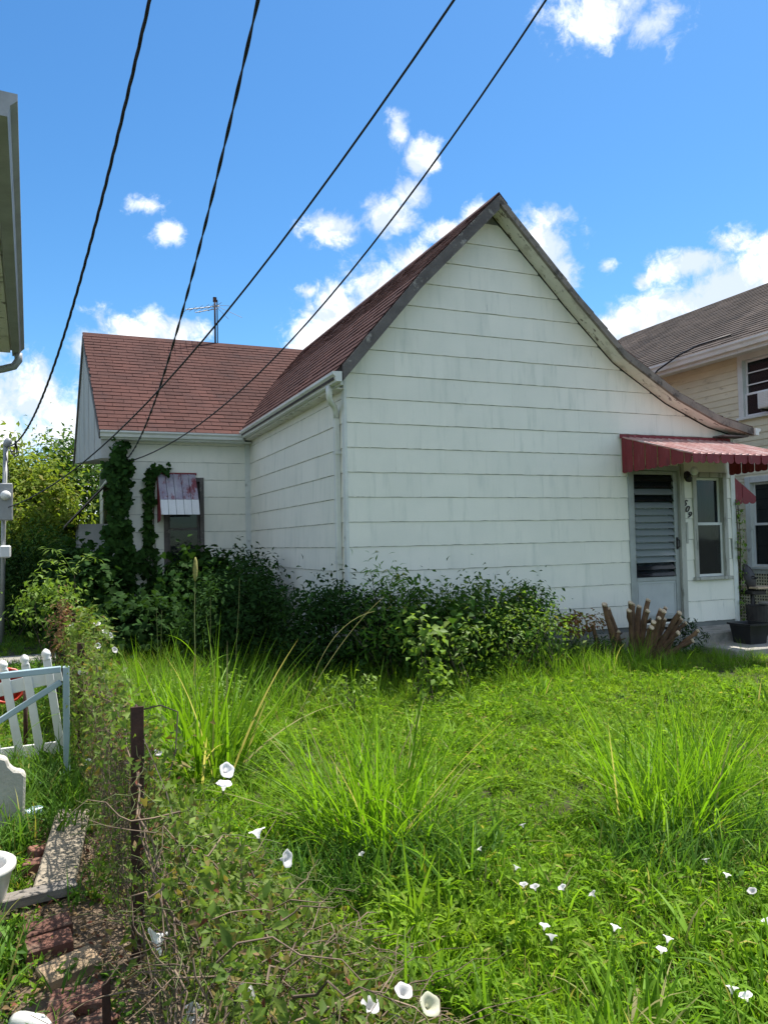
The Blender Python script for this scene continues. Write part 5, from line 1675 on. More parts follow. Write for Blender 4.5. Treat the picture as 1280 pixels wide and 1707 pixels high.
tuft((1.55, 3.86), 'big fountain-shaped tuft of tall grass in the middle of the lawn', 520, 0.38, 1.00, 0.006, 0.013, 0.32, 0.72)
tuft((2.98, 3.30), 'tall grass tuft with one bleached stalk, growing nearest the right-hand edge', 370, 0.36, 0.96, 0.006, 0.013, 0.28, 0.62, skew=(-0.02, 0))
tuft((3.45, 3.55), 'smaller grass tuft half behind the one with the bleached stalk', 210, 0.35, 0.85, 0.006, 0.012, 0.24, 0.5)
tuft((0.92, 5.25), 'coarse broad-bladed grass tuft rising beside the wire fence', 190, 0.50, 1.20, 0.011, 0.022, 0.24, 0.40, stalks=3)
tuft((0.62, 6.15), 'broad-bladed grass tuft behind the coarse one, closest to the ivy', 120, 0.45, 1.05, 0.010, 0.020, 0.22, 0.45, stalks=2)
for i, (x, y, n, lab) in enumerate(((1.35, 1.85, 60, 'short broad grass tuft at the bottom edge beside the fence vines'), (1.62, 1.95, 70, 'short broad grass tuft at the bottom edge below the paired bindweed flowers'),
                                    (2.02, 1.80, 50, 'short broad grass tuft at the bottom right below the lawn flowers'))):
    tuft((x, y), lab, n, 0.16, 0.36, 0.009, 0.017, 0.13, 0.55, 'lf_grass', 'short broad grass tufts along the bottom edge', bend=1.5)
for (x, y, n, L, lab) in ((0.10, 5.05, 70, 0.55, 'dark green arching grass clump between the blue-grey gate and the fence'), (0.06, 4.55, 60, 0.42, 'dark green grass clump hanging over the end of the concrete curb'),
                          (-0.10, 5.2, 60, 0.45, 'dark green grass clump beside the scrolled stone slab'), (0.27, 2.30, 46, 0.34, 'dark broad-bladed grass clump at the bottom edge under the broken iron stub')):
    tuft((x, y), lab, n, 0.4 * L, L, 0.009, 0.018, 0.11, 0.6, 'lf_weed', 'dark grass clumps along the fence foot', bend=2.6)
t = thing('foxtail_stalk', (0.95, 6.0, 0), 'single tall foxtail stalk with a pale yellow-green seed head against the dark bushes', 'grass stalk')
Geo().twig(crook((0.95, 6.0, 0), (1.02, 6.3, 1.28), 9, 0.02), 0.0045, 0.003).build('stem', M['green_stem'], t)
MB().tube([(1.02, 6.3, 1.27), (1.023, 6.31, 1.31), (1.026, 6.32, 1.37), (1.03, 6.33, 1.43), (1.03, 6.335, 1.46)], [0.007, 0.017, 0.020, 0.014, 0.004], 8).build('seed_head', M['seed'], t, smooth=True)
V, F = blade_geo(np.array([(0.98, 6.1, 0.45), (0.99, 6.15, 0.7)]), np.array([.5, .4]), np.array([.016, .014]), np.array([1.2, 4.5]), np.array([.4, .5]), np.array([1.4, 1.2]), 7)
Geo().add(V, F).build('leaf', M['lf_tuft'], t)
for k, (p0, p1, p2, lab) in enumerate((((1.75, 6.0, 0), (1.95, 6.1, 0.9), (2.55, 6.3, 0.95), 'long arching dry grass stem with a drooping tip, against the dark bushes'),
                                       ((1.6, 5.9, 0), (2.1, 6.1, 0.75), (2.6, 6.2, 1.08), 'straight leaning dry grass stem beside the drooping one'))):
    t = np.linspace(0, 1, 14)[:, None]
    q = (1 - t) ** 2 * np.array(p0) + 2 * t * (1 - t) * np.array(p1) + t ** 2 * np.array(p2)
    tag(Geo().twig(q, 0.004, 0.0018).build('dry_grass_stem', M['seed'], loc=p0), lab, 'grass stem')


# ================================================================== IVY, BUSHES, SAPLINGS
def dome_points(c, rad, n, shell=0.55, ncl=None):
    """points in a lumpy dome: leaf clusters around random centres near the surface"""
    ncl = ncl or max(14, n // 45)
    d = unit(rng.normal(0, 1, (ncl, 3)) + np.array([0, 0, 0.35]))
    cc = d * rng.uniform(shell, 1.0, (ncl, 1))
    k = rng.integers(0, ncl, n)
    off = rng.normal(0, 1, (n, 3)) * (0.20 * rng.uniform(0.6, 1.3, (ncl, 1)))[k]
    q = cc[k] + off
    return np.array(c) + q * np.array(rad), unit(d[k] * 0.7 + off + np.array([0, 0, 0.6]))


def bush(name, label, cat, c, rad, n, s0, s1, mat, tmpl=T_LEAF, group=None, stems=7, base=None, shell=0.45, ncl=None, zmin=0.02, clip=None):
    base = base or (c[0], c[1], 0.0)
    root = thing(name, base, label, cat, group)
    P, Nn = dome_points(c, rad, n, shell, ncl)
    k = P[:, 2] > zmin
    if clip: k &= clip(P)
    P, Nn = P[k], Nn[k]
    V, F = leaf_geo(P, Nn, rng.uniform(s0, s1, len(P)), tmpl, 0.55, 0.5)
    Geo().add(V, F).build('foliage', M[mat], root)
    for i in range(stems):
        e = P[rng.integers(0, len(P))]
        b0 = np.array([base[0] + rng.normal(0, rad[0] * .15), base[1] + rng.normal(0, rad[1] * .15), -0.02])
        Geo().twig(crook(b0, e, 7, 0.04), 0.009, 0.003).build('stem', M['bark'], root)
    return root


def wall_vine(name, label, spine, width, n, s0, s1, mat, tmpl, nrm, base, group=None, depth=0.10, cat='vine'):
    """leaves hugging a wall along a spine of points; width per spine point; nrm = wall facing"""
    root = thing(name, base, label, cat, group)
    S = np.array(spine, float)
    W = np.array(width, float)
    seg = np.linalg.norm(np.diff(S, axis=0), axis=1)
    cum = np.concatenate([[0], np.cumsum(seg)])
    u = rng.random(n) * cum[-1]
    P = np.stack([np.interp(u, cum, S[:, i]) for i in range(3)], -1)
    w = np.interp(u, cum, W)
    nr = np.array(nrm, float)
    side = unit(np.cross(nr, np.array([0, 0, 1.0])))
    lob = 0.85 + 0.75 * np.sin(u * 9 + 1.3) * np.sin(u * 4.1 + .5) * (rng.random(n) < .8)
    P = P + side * (rng.uniform(-1, 1, n) * w * lob)[:, None] + np.array([0, 0, 1]) * rng.normal(0, 0.05, n)[:, None] + nr * (rng.random(n) ** 1.3 * depth)[:, None]
    Nn = nr + np.array([0, 0, 0.35]) + rng.normal(0, .2, (n, 3))
    V, F = leaf_geo(P, Nn, rng.uniform(s0 * .6, s1, n), tmpl, 0.42, 1.2)
    Geo().add(V, F).build('foliage', M[mat], root)
    for k in range(4):
        q = S + side * rng.normal(0, W.mean() * .4) + nr * 0.02 + rng.normal(0, .012, S.shape)
        Geo().twig(q, 0.009, 0.004).build('stem', M['bark'], root)
    return root


wall_vine('ivy_vine', 'thick column of ivy climbing the outer corner of the wing up to the eave', [(0.96, 13.25, 0.3), (0.95, 13.25, 1.2), (0.94, 13.25, 2.0), (0.95, 13.25, 2.7), (0.97, 13.25, 3.22)],
          [0.40, 0.28, 0.19, 0.15, 0.14], 2000, 0.07, 0.135, 'lf_ivy', T_IVY, (-0.15, -1, 0), (0.96, 13.25, 0), depth=0.24)
wall_vine('ivy_vine', 'ivy framing the side and top of the small window awning on the wing', [(1.48, E2 - .03, 0.3), (1.43, E2 - .03, 1.2), (1.40, E2 - .03, 2.0), (1.42, E2 - .03, 2.6), (1.48, E2 - .03, 2.82), (1.72, E2 - .03, 2.83)],
          [0.30, 0.12, 0.075, 0.055, 0.02, 0.012], 520, 0.06, 0.12, 'lf_ivy', T_IVY, (0, -1, 0), (1.5, 13.3, 0), depth=0.12)
wall_vine('ivy_vine', 'thin yellow-green vine climbing the right-hand corner of the house near the grill lid', [(9.17, 8.55, 0.35), (9.18, 8.52, 0.9), (9.17, 8.50, 1.5), (9.16, 8.50, 2.05)],
          [0.09, 0.06, 0.05, 0.03], 170, 0.05, 0.085, 'lf_sapling', T_ROUND, (0.4, -1, 0), (9.17, 8.52, 0), depth=0.10)
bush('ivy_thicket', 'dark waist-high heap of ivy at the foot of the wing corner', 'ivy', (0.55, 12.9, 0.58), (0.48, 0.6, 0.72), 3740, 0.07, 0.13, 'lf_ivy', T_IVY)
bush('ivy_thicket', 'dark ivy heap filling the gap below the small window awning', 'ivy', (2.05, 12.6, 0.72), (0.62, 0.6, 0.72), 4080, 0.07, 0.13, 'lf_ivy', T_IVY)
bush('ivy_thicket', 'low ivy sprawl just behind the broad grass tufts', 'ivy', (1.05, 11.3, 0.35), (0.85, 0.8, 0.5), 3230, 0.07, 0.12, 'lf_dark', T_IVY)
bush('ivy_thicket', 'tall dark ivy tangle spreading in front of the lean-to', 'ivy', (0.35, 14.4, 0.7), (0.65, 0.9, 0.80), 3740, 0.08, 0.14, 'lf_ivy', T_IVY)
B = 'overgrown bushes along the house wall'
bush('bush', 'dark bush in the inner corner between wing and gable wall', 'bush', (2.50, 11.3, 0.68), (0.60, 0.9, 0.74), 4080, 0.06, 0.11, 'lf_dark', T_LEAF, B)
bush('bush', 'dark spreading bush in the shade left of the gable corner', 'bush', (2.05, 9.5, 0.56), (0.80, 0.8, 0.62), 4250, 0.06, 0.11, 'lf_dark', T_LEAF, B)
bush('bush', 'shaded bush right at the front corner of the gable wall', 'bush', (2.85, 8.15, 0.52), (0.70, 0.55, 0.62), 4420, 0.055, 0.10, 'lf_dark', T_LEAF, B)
cl = lambda P: P[:, 1] < 8.44
bush('bush', 'leafy bush against the gable wall next to the corner bush', 'bush', (3.68, 7.95, 0.46), (0.62, 0.5, 0.56), 4080, 0.035, 0.105, 'lf_bush', T_LEAF, B, clip=cl)
bush('bush', 'widest bush midway along the gable wall with an arching crown', 'bush', (4.40, 7.98, 0.44), (0.60, 0.5, 0.58), 3740, 0.035, 0.105, 'lf_bush', T_LEAF, B, clip=cl)
bush('bush', 'light-tipped bush on the gable wall beside the rusty-leaved shrub', 'bush', (5.10, 7.95, 0.42), (0.48, 0.48, 0.54), 3400, 0.035, 0.095, 'lf_bush', T_LEAF, B, clip=cl)
bush('bush', 'broad-leaved bush with large round leaves between the wide bush and the heart-leaved sapling', 'bush', (4.0, 7.6, 0.44), (0.46, 0.34, 0.46), 420, 0.07, 0.13, 'lf_bush', T_ROUND, B, 8, ncl=26)
bush('bush', 'loose light green bush in front of the light-tipped one', 'bush', (4.85, 7.55, 0.45), (0.50, 0.30, 0.44), 700, 0.04, 0.085, 'lf_weed', T_LEAF, B, 8, ncl=34)
bush('bush', 'tall loose weed bush with narrow leaves rising above the corner bush', 'bush', (3.3, 7.8, 0.75), (0.5, 0.35, 0.55), 620, 0.06, 0.12, 'lf_weed', T_NARROW, B, 9, ncl=30)
bush('bush', 'dark bush behind the service mast on the neighbour side', 'bush', (-1.5, 17.2, 1.1), (0.9, 0.8, 1.2), 2200, 0.09, 0.15, 'lf_dark', T_LEAF, None, 5)
bush('shrub', 'low shrub with rusty red and yellow leaves beside the cut stump', 'shrub', (5.98, 8.0, 0.50), (0.40, 0.26, 0.14), 620, 0.04, 0.075, 'lf_rusty', T_LEAF, None, 5, ncl=22)
bush('weed_plant', 'bluish low weed clump under the rusty-leaved shrub', 'weed', (5.95, 7.75, 0.18), (0.42, 0.3, 0.22), 620, 0.04, 0.07, 'lf_dark', T_NARROW, None, 5)
bush('weed_plant', 'dark feathery weed between the cut stump and the concrete step', 'weed', (7.45, 7.75, 0.24), (0.28, 0.22, 0.24), 380, 0.05, 0.09, 'lf_dark', T_NARROW, None, 4)
# sunlit saplings and weeds in front of the shaded bushes
S_ = 'sunlit young plants in front of the bushes'
bush('sapling', 'sunlit young sapling with pale heart-shaped leaves before the wide bush', 'sapling', (3.35, 7.0, 0.48), (0.26, 0.22, 0.42), 150, 0.06, 0.105, 'lf_sapling', T_ROUND, S_, 5, ncl=22)
bush('sapling', 'sunlit leafy sprig rising beside the pale heart-leaved sapling', 'sapling', (3.95, 7.25, 0.42), (0.36, 0.25, 0.40), 260, 0.05, 0.08, 'lf_sapling', T_LEAF, S_, 6, ncl=30)
bush('sapling', 'sunlit spray of small leaves in front of the light-tipped bush', 'sapling', (4.5, 7.3, 0.48), (0.52, 0.25, 0.40), 380, 0.04, 0.07, 'lf_sapling', T_LEAF, S_, 7, ncl=36)
bush('sapling', 'sunlit sprig with one large yellow-green leaf near the rusty-leaved shrub', 'sapling', (5.15, 7.4, 0.50), (0.40, 0.22, 0.34), 260, 0.04, 0.075, 'lf_sapling', T_LEAF, S_, 5, ncl=26)
bush('weed_plant', 'pale leafy weed at the shade edge behind the central grass tuft', 'weed', (2.45, 6.7, 0.20), (0.36, 0.25, 0.20), 300, 0.04, 0.07, 'lf_sapling', T_LEAF, None, 5, ncl=30)
bush('weed_plant', 'small yellow-green weed at the foot of the heart-leaved sapling', 'weed', (3.25, 6.6, 0.18), (0.22, 0.2, 0.22), 130, 0.05, 0.08, 'lf_sapling', T_ROUND, None, 4, ncl=16)
bush('weed_plant', 'bright low leafy patch beside the broad-bladed grass near the fence', 'weed', (1.0, 7.3, 0.16), (0.62, 0.7, 0.24), 1100, 0.035, 0.065, 'lf_sapling', T_LEAF, None, 5, ncl=60)
# left side growth
bush('sapling', 'bright leafy sapling in front of the dark ivy beside the mast', 'sapling', (-0.05, 11.6, 0.80), (0.46, 0.5, 0.42), 620, 0.07, 0.12, 'lf_sapling', T_LEAF, None, 6, ncl=44)
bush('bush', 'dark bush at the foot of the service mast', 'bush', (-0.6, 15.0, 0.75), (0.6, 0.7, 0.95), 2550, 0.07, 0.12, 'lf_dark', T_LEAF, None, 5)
bush('bush', 'mid-green bush between the service mast and the ivy tangle', 'bush', (-0.15, 16.2, 1.0), (0.6, 0.7, 1.05), 2550, 0.07, 0.12, 'lf_bush', T_LEAF, None, 5)
t = thing('frond_sapling', (0.25, 12.2, 0), 'thin sapling with long pale fronds standing out from the ivy', 'sapling')
for k, (e, z) in enumerate((((-0.12, 11.9), 1.50), ((-0.22, 12.0), 1.28), ((0.55, 11.8), 1.35))):
    a = np.array((0.25, 12.3, 1.15)); c = np.array((e[0], e[1], z))
    tt = np.linspace(0, 1, 9)[:, None]
    q = a + (c - a) * tt + np.array([0, 0, .16]) * np.sin(tt * PI * .9)
    G = Geo().twig(q, 0.006, 0.002)
    for s in (-1, 1):
        for j in range(1, 9):
            V, F = leaf_geo(q[j:j + 1] + rng.normal(0, .01, (1, 3)), np.array([[0, -0.3, 1.0]]), np.array([0.13]), T_NARROW, 0.3, 0.9)
            G.add(V, F)
    G.build('frond', M['lf_sapling'], t)
Geo().twig(crook((0.25, 12.3, 0), (0.25, 12.3, 1.16), 6, .02), 0.012, 0.007).build('stem', M['bark'], t)


# ================================================================== TREES
def tree(label, base, h, crown_c, crown_r, n, s0, s1, mat, group, limbs=7, ncl=90):
    root = thing('tree', base, label, 'tree', group)
    b0 = np.array(base, float)
    cc = np.array(crown_c, float)
    G = Geo()
    tp = crook(b0 + [0, 0, -0.1], cc + [0, 0, crown_r[2] * 0.3], 9, 0.12)
    MB().tube([tuple(p) for p in tp], list(np.linspace(0.16, 0.04, len(tp))), 9).build('trunk', M['bark'], root, smooth=True)
    P, Nn = dome_points(crown_c, crown_r, n, 0.45, ncl)
    k = P[:, 2] > 0.1
    P, Nn = P[k], Nn[k]
    V, F = leaf_geo(P, Nn, rng.uniform(s0, s1, len(P)), T_LEAF, 0.6, 0.6)
    Geo().add(V, F).build('crown', M[mat], root)
    for i in range(limbs):
        st = tp[rng.integers(3, 8)]
        e = P[rng.integers(0, len(P))]
        Geo().twig(crook(st, e, 8, 0.08), 0.045, 0.010).build('limb', M['bark'], root)


TG = 'trees behind the service mast'
tree('sunlit yellow-green tree filling the gap left of the wing', (-1.0, 21.0, 0), 4, (-1.15, 21.0, 2.35), (1.65, 1.5, 1.75), 14000, 0.12, 0.22, 'lf_tree', TG, ncl=150)
tree('darker green tree just behind the wing gable end', (0.4, 23.0, 0), 4.5, (0.45, 23.0, 2.5), (1.6, 1.5, 1.85), 8500, 0.12, 0.22, 'lf_bush', TG)
tree('low sunlit tree right at the foot of the yellow-green one', (-0.4, 18.2, 0), 2, (-0.35, 18.2, 1.35), (0.85, 0.8, 1.15), 5200, 0.10, 0.18, 'lf_tree', TG, ncl=70)
tree('dark tree mostly hidden behind the grey mast', (-3.2, 24.0, 0), 4.5, (-3.2, 24.0, 2.4), (2.0, 1.6, 2.2), 5200, 0.14, 0.24, 'lf_bush', TG)


def far_trees():
    G = Geo()
    for i in range(60):
        a = rng.uniform(-1.2, 1.5)
        d = rng.uniform(48, 70)
        c = (d * math.sin(a), d * math.cos(a), rng.uniform(0.8, 2.0))
        P, Nn = dome_points(c, (rng.uniform(2.5, 4), rng.uniform(2.5, 4), rng.uniform(1.4, 2.6)), 420, 0.5, 26)
        V, F = leaf_geo(P, Nn, rng.uniform(0.35, 0.7, len(P)), T_LEAF, 0.6, 0.4)
        G.add(V, F)
    o = G.build('far_trees', M['lf_bush'], loc=(0, 55, 0))
    tag(o, 'distant line of trees behind the yards', 'trees', kind='stuff')


far_trees()


# ================================================================== VINES ON THE FENCE
def fence_vines():
    # dry twigs woven into the mesh
    G = Geo()
    for i in range(1050):
        y = 1.6 + 8.6 * rng.random() ** 1.25
        if 2.2 < y < 3.12: y += 0.95
        z0 = rng.uniform(-0.02, 0.65)
        l = rng.uniform(0.15, 0.55)
        a = rng.normal(PI / 2, 0.55)
        p0 = np.array([fx(y) + rng.normal(0, .035), y, z0])
        p1 = p0 + np.array([rng.normal(0, .05), l * math.cos(a), l * math.sin(a)])
        p1[2] = min(p1[2], fh(p1[1]) + rng.uniform(-0.08, 0.05))
        G.twig(crook(p0, p1, 6, 0.045), rng.uniform(.0013, .0036), 0.0009)
    for y0 in np.arange(1.7, 10.5, 0.28):     # thicker old runners along the top wire
        p0 = np.array([fx(y0) + rng.normal(0, .02), y0, fh(y0) * rng.uniform(.75, 1.0)])
        p1 = np.array([fx(y0 + .9) + rng.normal(0, .02), y0 + .9, fh(y0 + .9) * rng.uniform(.7, 1.0)])
        G.twig(crook(p0, p1, 9, 0.05), 0.006, 0.003)
    # the tangle that has slumped to the lawn side at the near end
    for i in range(360):
        x = 0.30 + 0.85 * rng.random() ** 1.3
        y = rng.normal(2.35, 0.42)
        zt = max(0.04, 0.80 * (1 - (x - 0.28) / 0.85) - 0.10 * abs(y - 2.5))
        p0 = np.array([x, y, rng.uniform(0, zt)])
        a = rng.uniform(0, 2 * PI)
        l = rng.uniform(0.12, 0.4)
        p1 = p0 + np.array([l * math.cos(a), l * math.sin(a), rng.uniform(-.12, .16)])
        p1[2] = np.clip(p1[2], 0.0, zt + .05)
        G.twig(crook(p0, p1, 7, 0.06), rng.uniform(.0013, .0050), 0.0009)
    o = G.build('dead_vine', M['twig'], loc=(0.25, 3, 0))
    tag(o, 'mat of dead brown vine twigs woven through the wire fence', 'dead vine', kind='stuff')
    # dry leaves
    n = 5200
    y = 1.6 + 8.8 * rng.random(n) ** 1.2
    P = np.stack([np.array([fx(v) for v in y]) + rng.normal(0, .045, n) + np.where(y < 3.15, 0.05, 0), y, rng.uniform(0, 1, n) * np.array([fh(v) for v in y])], -1)
    Nn = np.tile([-0.6, -0.5, 0.5], (n, 1))
    V, F = leaf_geo(P, Nn, rng.uniform(.010, .028, n), T_LEAF, 0.9, 0.8)
    m = 900
    Q = np.stack([0.30 + 0.75 * rng.random(m) ** 1.4, rng.normal(2.35, .45, m), np.zeros(m)], -1)
    zt = np.maximum(0.03, 0.78 * (1 - (Q[:, 0] - .28) / .85) - .1 * np.abs(Q[:, 1] - 2.5))
    Q[:, 2] = rng.random(m) * zt
    V2, F2 = leaf_geo(Q, np.tile([0, -.3, .8], (m, 1)), rng.uniform(.015, .04, m), T_LEAF, 0.9, 0.6)
    o = Geo().add(V, F).add(V2, F2).build('dry_leaves', M['lf_dry'], loc=(0.25, 3, 0))
    tag(o, 'small dry brown leaves caught all over the wire fence', 'dry leaves', kind='stuff')
    # litter on the path
    m = 1500
    Q = np.stack([rng.uniform(-.15, .34, m), 1.6 + 3.2 * rng.random(m), rng.uniform(0.035, 0.06, m)], -1)
    V2, F2 = leaf_geo(Q, np.tile([0, 0, 1.0], (m, 1)), rng.uniform(.015, .04, m), T_LEAF, 0.4, 0.0)
    tag(Geo().add(V2, F2).build('leaf_litter', M['lf_dry'], loc=(0.1, 3, 0)), 'brown leaf litter along the foot of the fence', 'leaf litter', kind='stuff')
    # living bindweed
    G = Geo()
    n = 12500
    y = 1.6 + 8.6 * rng.random(n) ** 1.1
    P = np.stack([np.array([fx(v) for v in y]) + rng.normal(0.01, .06, n) + np.where(y < 3.15, 0.07, 0), y, (0.12 + 0.93 * rng.random(n) ** 0.8) * np.array([fh(v) for v in y])], -1)
    V, F = leaf_geo(P, np.tile([-0.4, -.6, .6], (n, 1)), rng.uniform(.014, .038, n), T_ARROW, 0.8, 0.9)
    G.add(V, F)
    m = 7500
    Q = np.stack([0.30 + 0.85 * rng.random(m) ** 1.2, rng.normal(2.35, .50, m), np.zeros(m)], -1)
    zt = np.maximum(0.03, 0.80 * (1 - (Q[:, 0] - .28) / .88) - .1 * np.abs(Q[:, 1] - 2.5))
    Q[:, 2] = (0.10 + 0.95 * rng.random(m)) * zt
    V2, F2 = leaf_geo(Q, np.tile([0, -.2, .4], (m, 1)), rng.uniform(.014, .040, m), T_LEAF, 1.2, 0.4)
    G.add(V2, F2)
    m = 950
    Q = np.stack([0.32 + 0.80 * rng.random(m) ** 1.1, rng.normal(2.35, .45, m), np.zeros(m)], -1)
    zt = np.maximum(0.05, 0.80 * (1 - (Q[:, 0] - .28) / .88) - .1 * np.abs(Q[:, 1] - 2.5))
    Q[:, 2] = (0.45 + 0.6 * rng.random(m)) * zt
    V2, F2 = leaf_geo(Q, np.tile([0, -.9, .35], (m, 1)), rng.uniform(.030, .062, m), T_LEAF, 0.8, -0.9)
    G.add(V2, F2)
    o = G.build('bindweed', M['lf_bindweed'], loc=(0.25, 3, 0))
    tag(o, 'olive green bindweed leaves creeping over the wire fence', 'bindweed', kind='stuff')
    G = Geo()
    for i in range(130):
        x = 0.28 + 0.8 * rng.random() ** 1.4
        y = rng.normal(2.5, .6)
        zt = max(.05, 0.85 * (1 - (x - 0.26) / .85))
        a = rng.uniform(0, 2 * PI)
        p0 = np.array([x, y, zt * rng.uniform(.3, 1)])
        p1 = p0 + np.array([.25 * math.cos(a), .25 * math.sin(a), rng.uniform(-.05, .10)])
        G.twig(crook(p0, p1, 8, 0.05), .0016, .0010)
    for i in range(160):
        y = 1.8 + 7 * rng.random()
        p0 = np.array([fx(y) + rng.normal(0, .05), y, fh(y) * rng.uniform(.3, .9)])
        p1 = p0 + np.array([rng.normal(0, .06), rng.normal(0, .2), rng.uniform(0, .2)])
        G.twig(crook(p0, p1, 7, 0.04), .0015, .0010)
    tag(G.build('bindweed_runner', M['green_stem'], loc=(0.25, 3, 0)), 'thin green bindweed runners twining over the fence', 'bindweed', kind='stuff')


fence_vines()
# brown dead bush and leafy bush on the far end of the fence
bush('dead_bush', 'clump of dead rust-brown vine hanging on the far fence end', 'dead bush', (0.03, 8.6, 0.72), (0.14, 0.3, 0.38), 520, 0.03, 0.06, 'lf_dry', T_LEAF, None, 8, ncl=18)
bush('vine_clump', 'green vine clump topping the far fence posts beside the dead brown vine', 'vine', (0.28, 7.4, 0.72), (0.22, 0.75, 0.30), 760, 0.035, 0.06, 'lf_bindweed', T_ARROW, None, 5, ncl=30)


# ================================================================== FLOWERS
def flower_mesh():
    def ring(r, z, wob=0.0):
        return r, z, wob
    seg = 20
    prof = [(0.0028, 0.0, 0), (0.0042, 0.012, 0), (0.0075, 0.024, 0), (0.0135, 0.035, .01), (0.0215, 0.0430, .025), (0.0290, 0.0465, .045), (0.0335, 0.0455, .06)]
    vs, fs = [], []
    for j, (r, z, w) in enumerate(prof):
        for k in range(seg):
            a = 2 * PI * k / seg
            rr = r * (1 + w * math.cos(5 * a))
            zz = z + (0.003 * math.sin(5 * a + .6) * w * 10 if j > 3 else 0)
            vs.append((rr * math.cos(a), rr * math.sin(a), zz))
    for j in range(len(prof) - 1):
        for k in range(seg):
            k2 = (k + 1) % seg
            fs.append((j * seg + k, j * seg + k2, (j + 1) * seg + k2, (j + 1) * seg + k))
    cor = MB().add(vs, fs).mesh('corolla', smooth=True)
    cal = MB().lathe([(0, -0.004), (0.0045, -0.002), (0.0058, 0.006), (0.0048, 0.014), (0.0040, 0.016)], (0, 0, 0), 8).mesh('calyx', smooth=True)
    stem = MB().tube([(0, 0, -0.002), (0.002, 0.001, -0.02), (0.008, 0.002, -0.045), (0.010, 0.0, -0.075)], 0.0011, 5).mesh('stem', smooth=True)
    return cor, cal, stem


f_cor, f_cal, f_stem = flower_mesh()
f_cal.materials.append(M['green_stem']); f_stem.materials.append(M['green_stem'])
f_cor2 = f_cor.copy()
f_cor.materials.append(M['petal']); f_cor2.materials.append(M['petal_cream'])
proto = bpy.data.objects.new('bindweed_flower', None)
proto_parts = [bpy.data.objects.new(nm, me) for nm, me in (('corolla', f_cor), ('calyx', f_cal), ('stem', f_stem))]
for p in proto_parts:
    p.parent = proto
used_proto = [False]
FS = 0.82


def flower(pos, face, size, label, group, cream=False):
    if not used_proto[0]:
        o, ch = proto, proto_parts
        used_proto[0] = True
    else:
        o = proto.copy()
        ch = [p.copy() for p in proto_parts]
        for c in ch:
            c.parent = o
    COL.objects.link(o)
    for c in ch:
        COL.objects.link(c)
    if cream:
        ch[0].data = f_cor2
    elif ch[0].data is not f_cor:
        ch[0].data = f_cor
    o.location = pos
    o.rotation_euler = Vector(face).to_track_quat('Z', 'Y').to_euler()
    o.scale = (size * FS, size * FS, size * FS)
    tag(o, label, 'flower', group)


LG, FG = 'white bindweed flowers dotted in the lawn', 'white bindweed flowers on the fence vines'
UP = (0.0, -0.35, 1.0)
for (x, y, s, lab) in [
    (2.133, 3.358, 0.85, 'small white flower farthest back in the open lawn between the two big grass tufts'),
    (1.811, 3.213, 0.75, 'small white flower just off the lower side of the central grass tuft'),
    (1.287, 3.382, 0.80, 'tiny white flower in the dark shade under the central grass tuft'),
    (1.813, 2.936, 0.9, 'white flower between the tuft-side bloom and the touching pair below it'),
    (1.755, 2.775, 0.9, 'left bloom of the touching pair in mid lawn'),
    (1.795, 2.748, 1.0, 'right bloom of the touching pair in mid lawn'),
    (1.889, 2.684, 0.9, 'half-closed white flower just right of the touching mid-lawn pair'),
    (1.968, 2.587, 0.9, 'funnel-shaped white flower seen side-on, second right of the touching mid-lawn pair'),
    (1.630, 2.453, 1.0, 'upper bloom of the diagonal pair near the bottom centre'),
    (1.618, 2.388, 1.05, 'lower bloom of the diagonal pair near the bottom centre'),
    (1.868, 2.360, 1.0, 'single wide-open white flower between the diagonal pair and the overlapping pair'),
    (1.911, 2.165, 0.95, 'lower bloom of the overlapping pair in the lower right lawn'),
    (1.960, 2.190, 1.0, 'upper bloom of the overlapping pair in the lower right lawn'),
    (2.623, 2.663, 0.85, 'small white flower in the shade of the tuft with the bleached stalk'),
    (2.583, 2.520, 0.85, 'white flower just below the one shaded by the bleached-stalk tuft'),
    (2.551, 2.350, 0.95, 'white flower near the right picture edge, above the one cut by the edge'),
    (2.395, 2.140, 1.0, 'white flower cut by the right picture edge'),
    (1.917, 1.864, 1.05, 'upper left bloom of the pair at the bottom right corner'),
    (1.940, 1.822, 1.05, 'lower right bloom of the pair at the bottom right corner'),
]:
    flower((x, y, 0.115 + random.uniform(-.01, .01)), (random.uniform(-.6, .6), 0.15 + random.uniform(-.25, .35), 0.9), s * 0.72, lab, LG)
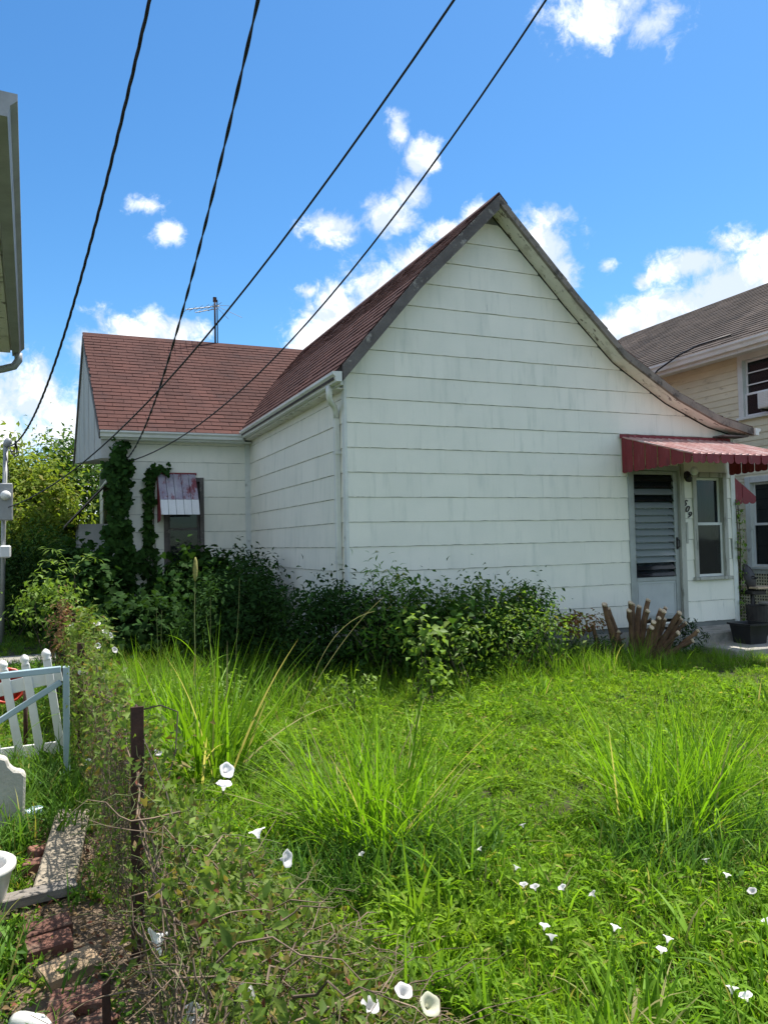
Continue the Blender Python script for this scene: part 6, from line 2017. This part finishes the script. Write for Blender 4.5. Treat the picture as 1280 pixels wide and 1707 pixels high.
for (p, f, s, lab, cr) in [
    ((0.501, 2.60, 0.80), (0.3, -0.8, 0.5), 0.95, 'open white flower highest on the near fence vines, right of the thick iron post', False),
    ((0.503, 2.60, 0.735), (0.1, -0.15, 1.0), 0.95, 'upright funnel-shaped white flower directly below the highest one', False),
    ((0.575, 2.40, 0.635), (-0.2, 0.3, 1.0), 0.95, 'white flower facing away, left of the striped one', False),
    ((0.630, 2.40, 0.572), (0.75, -0.8, 0.25), 1.0, 'pink-veined white flower facing the lawn above the slumped vines', False),
    ((0.315, 2.42, 0.415), (-0.9, -0.25, -0.25), 1.5, 'large white trumpet flower hanging sideways beside the foot of the thick iron post', False),
    ((0.494, 2.15, 0.343), (-0.8, -0.75, 0.1), 1.0, 'white flower low in the slumped vines, facing the fence', False),
    ((0.312, 2.05, 0.369), (-0.1, -0.7, 0.5), 0.9, 'white flower at the bottom edge below the large trumpet flower', False),
    ((0.799, 2.10, 0.225), (0.2, -0.5, 0.9), 1.0, 'white flower at the bottom edge in the middle of the slumped vines', False),
    ((0.928, 2.15, 0.205), (0.1, -0.4, 0.9), 1.0, 'white flower touching the cream one at the bottom edge', False),
    ((0.976, 2.10, 0.190), (0.2, -0.7, 0.7), 1.2, 'cream-yellow flower at the bottom edge of the vines', True),
    ((0.387, 3.40, 0.69), (0.1, -0.9, 0.4), 0.6, 'tiny white flower just right of the thick iron post', False),
    ((0.176, 4.80, 0.33), (-0.4, -0.9, 0.4), 0.7, 'small white flower low between the gate and the thick iron post', False),
    ((0.144, 7.60, 0.83), (-0.2, -0.7, 0.7), 1.0, 'white flower beside the dead brown vine clump', False),
    ((0.319, 7.20, 0.87), (0.2, -0.6, 0.8), 1.1, 'topmost white flower of the cluster on the far fence vines', False),
    ((0.382, 7.20, 0.80), (0.3, -0.7, 0.6), 1.1, 'white flower in the middle of the cluster on the far fence vines', False),
    ((0.406, 7.10, 0.78), (0.4, -0.8, 0.4), 1.2, 'biggest white flower of the cluster on the far fence vines', False),
    ((0.431, 6.90, 0.685), (0.5, -0.7, 0.4), 1.0, 'lowest white flower of the cluster on the far fence vines', False),
    ((0.301, 6.60, 0.765), (0.1, -0.9, 0.4), 0.9, 'white flower under the far fence cluster, above the second iron post', False),
    ((0.177, 5.90, 0.68), (-0.4, -0.8, 0.3), 0.9, 'white flower left of the second iron post', False),
]:
    flower(p, f, s, lab, FG, cr)
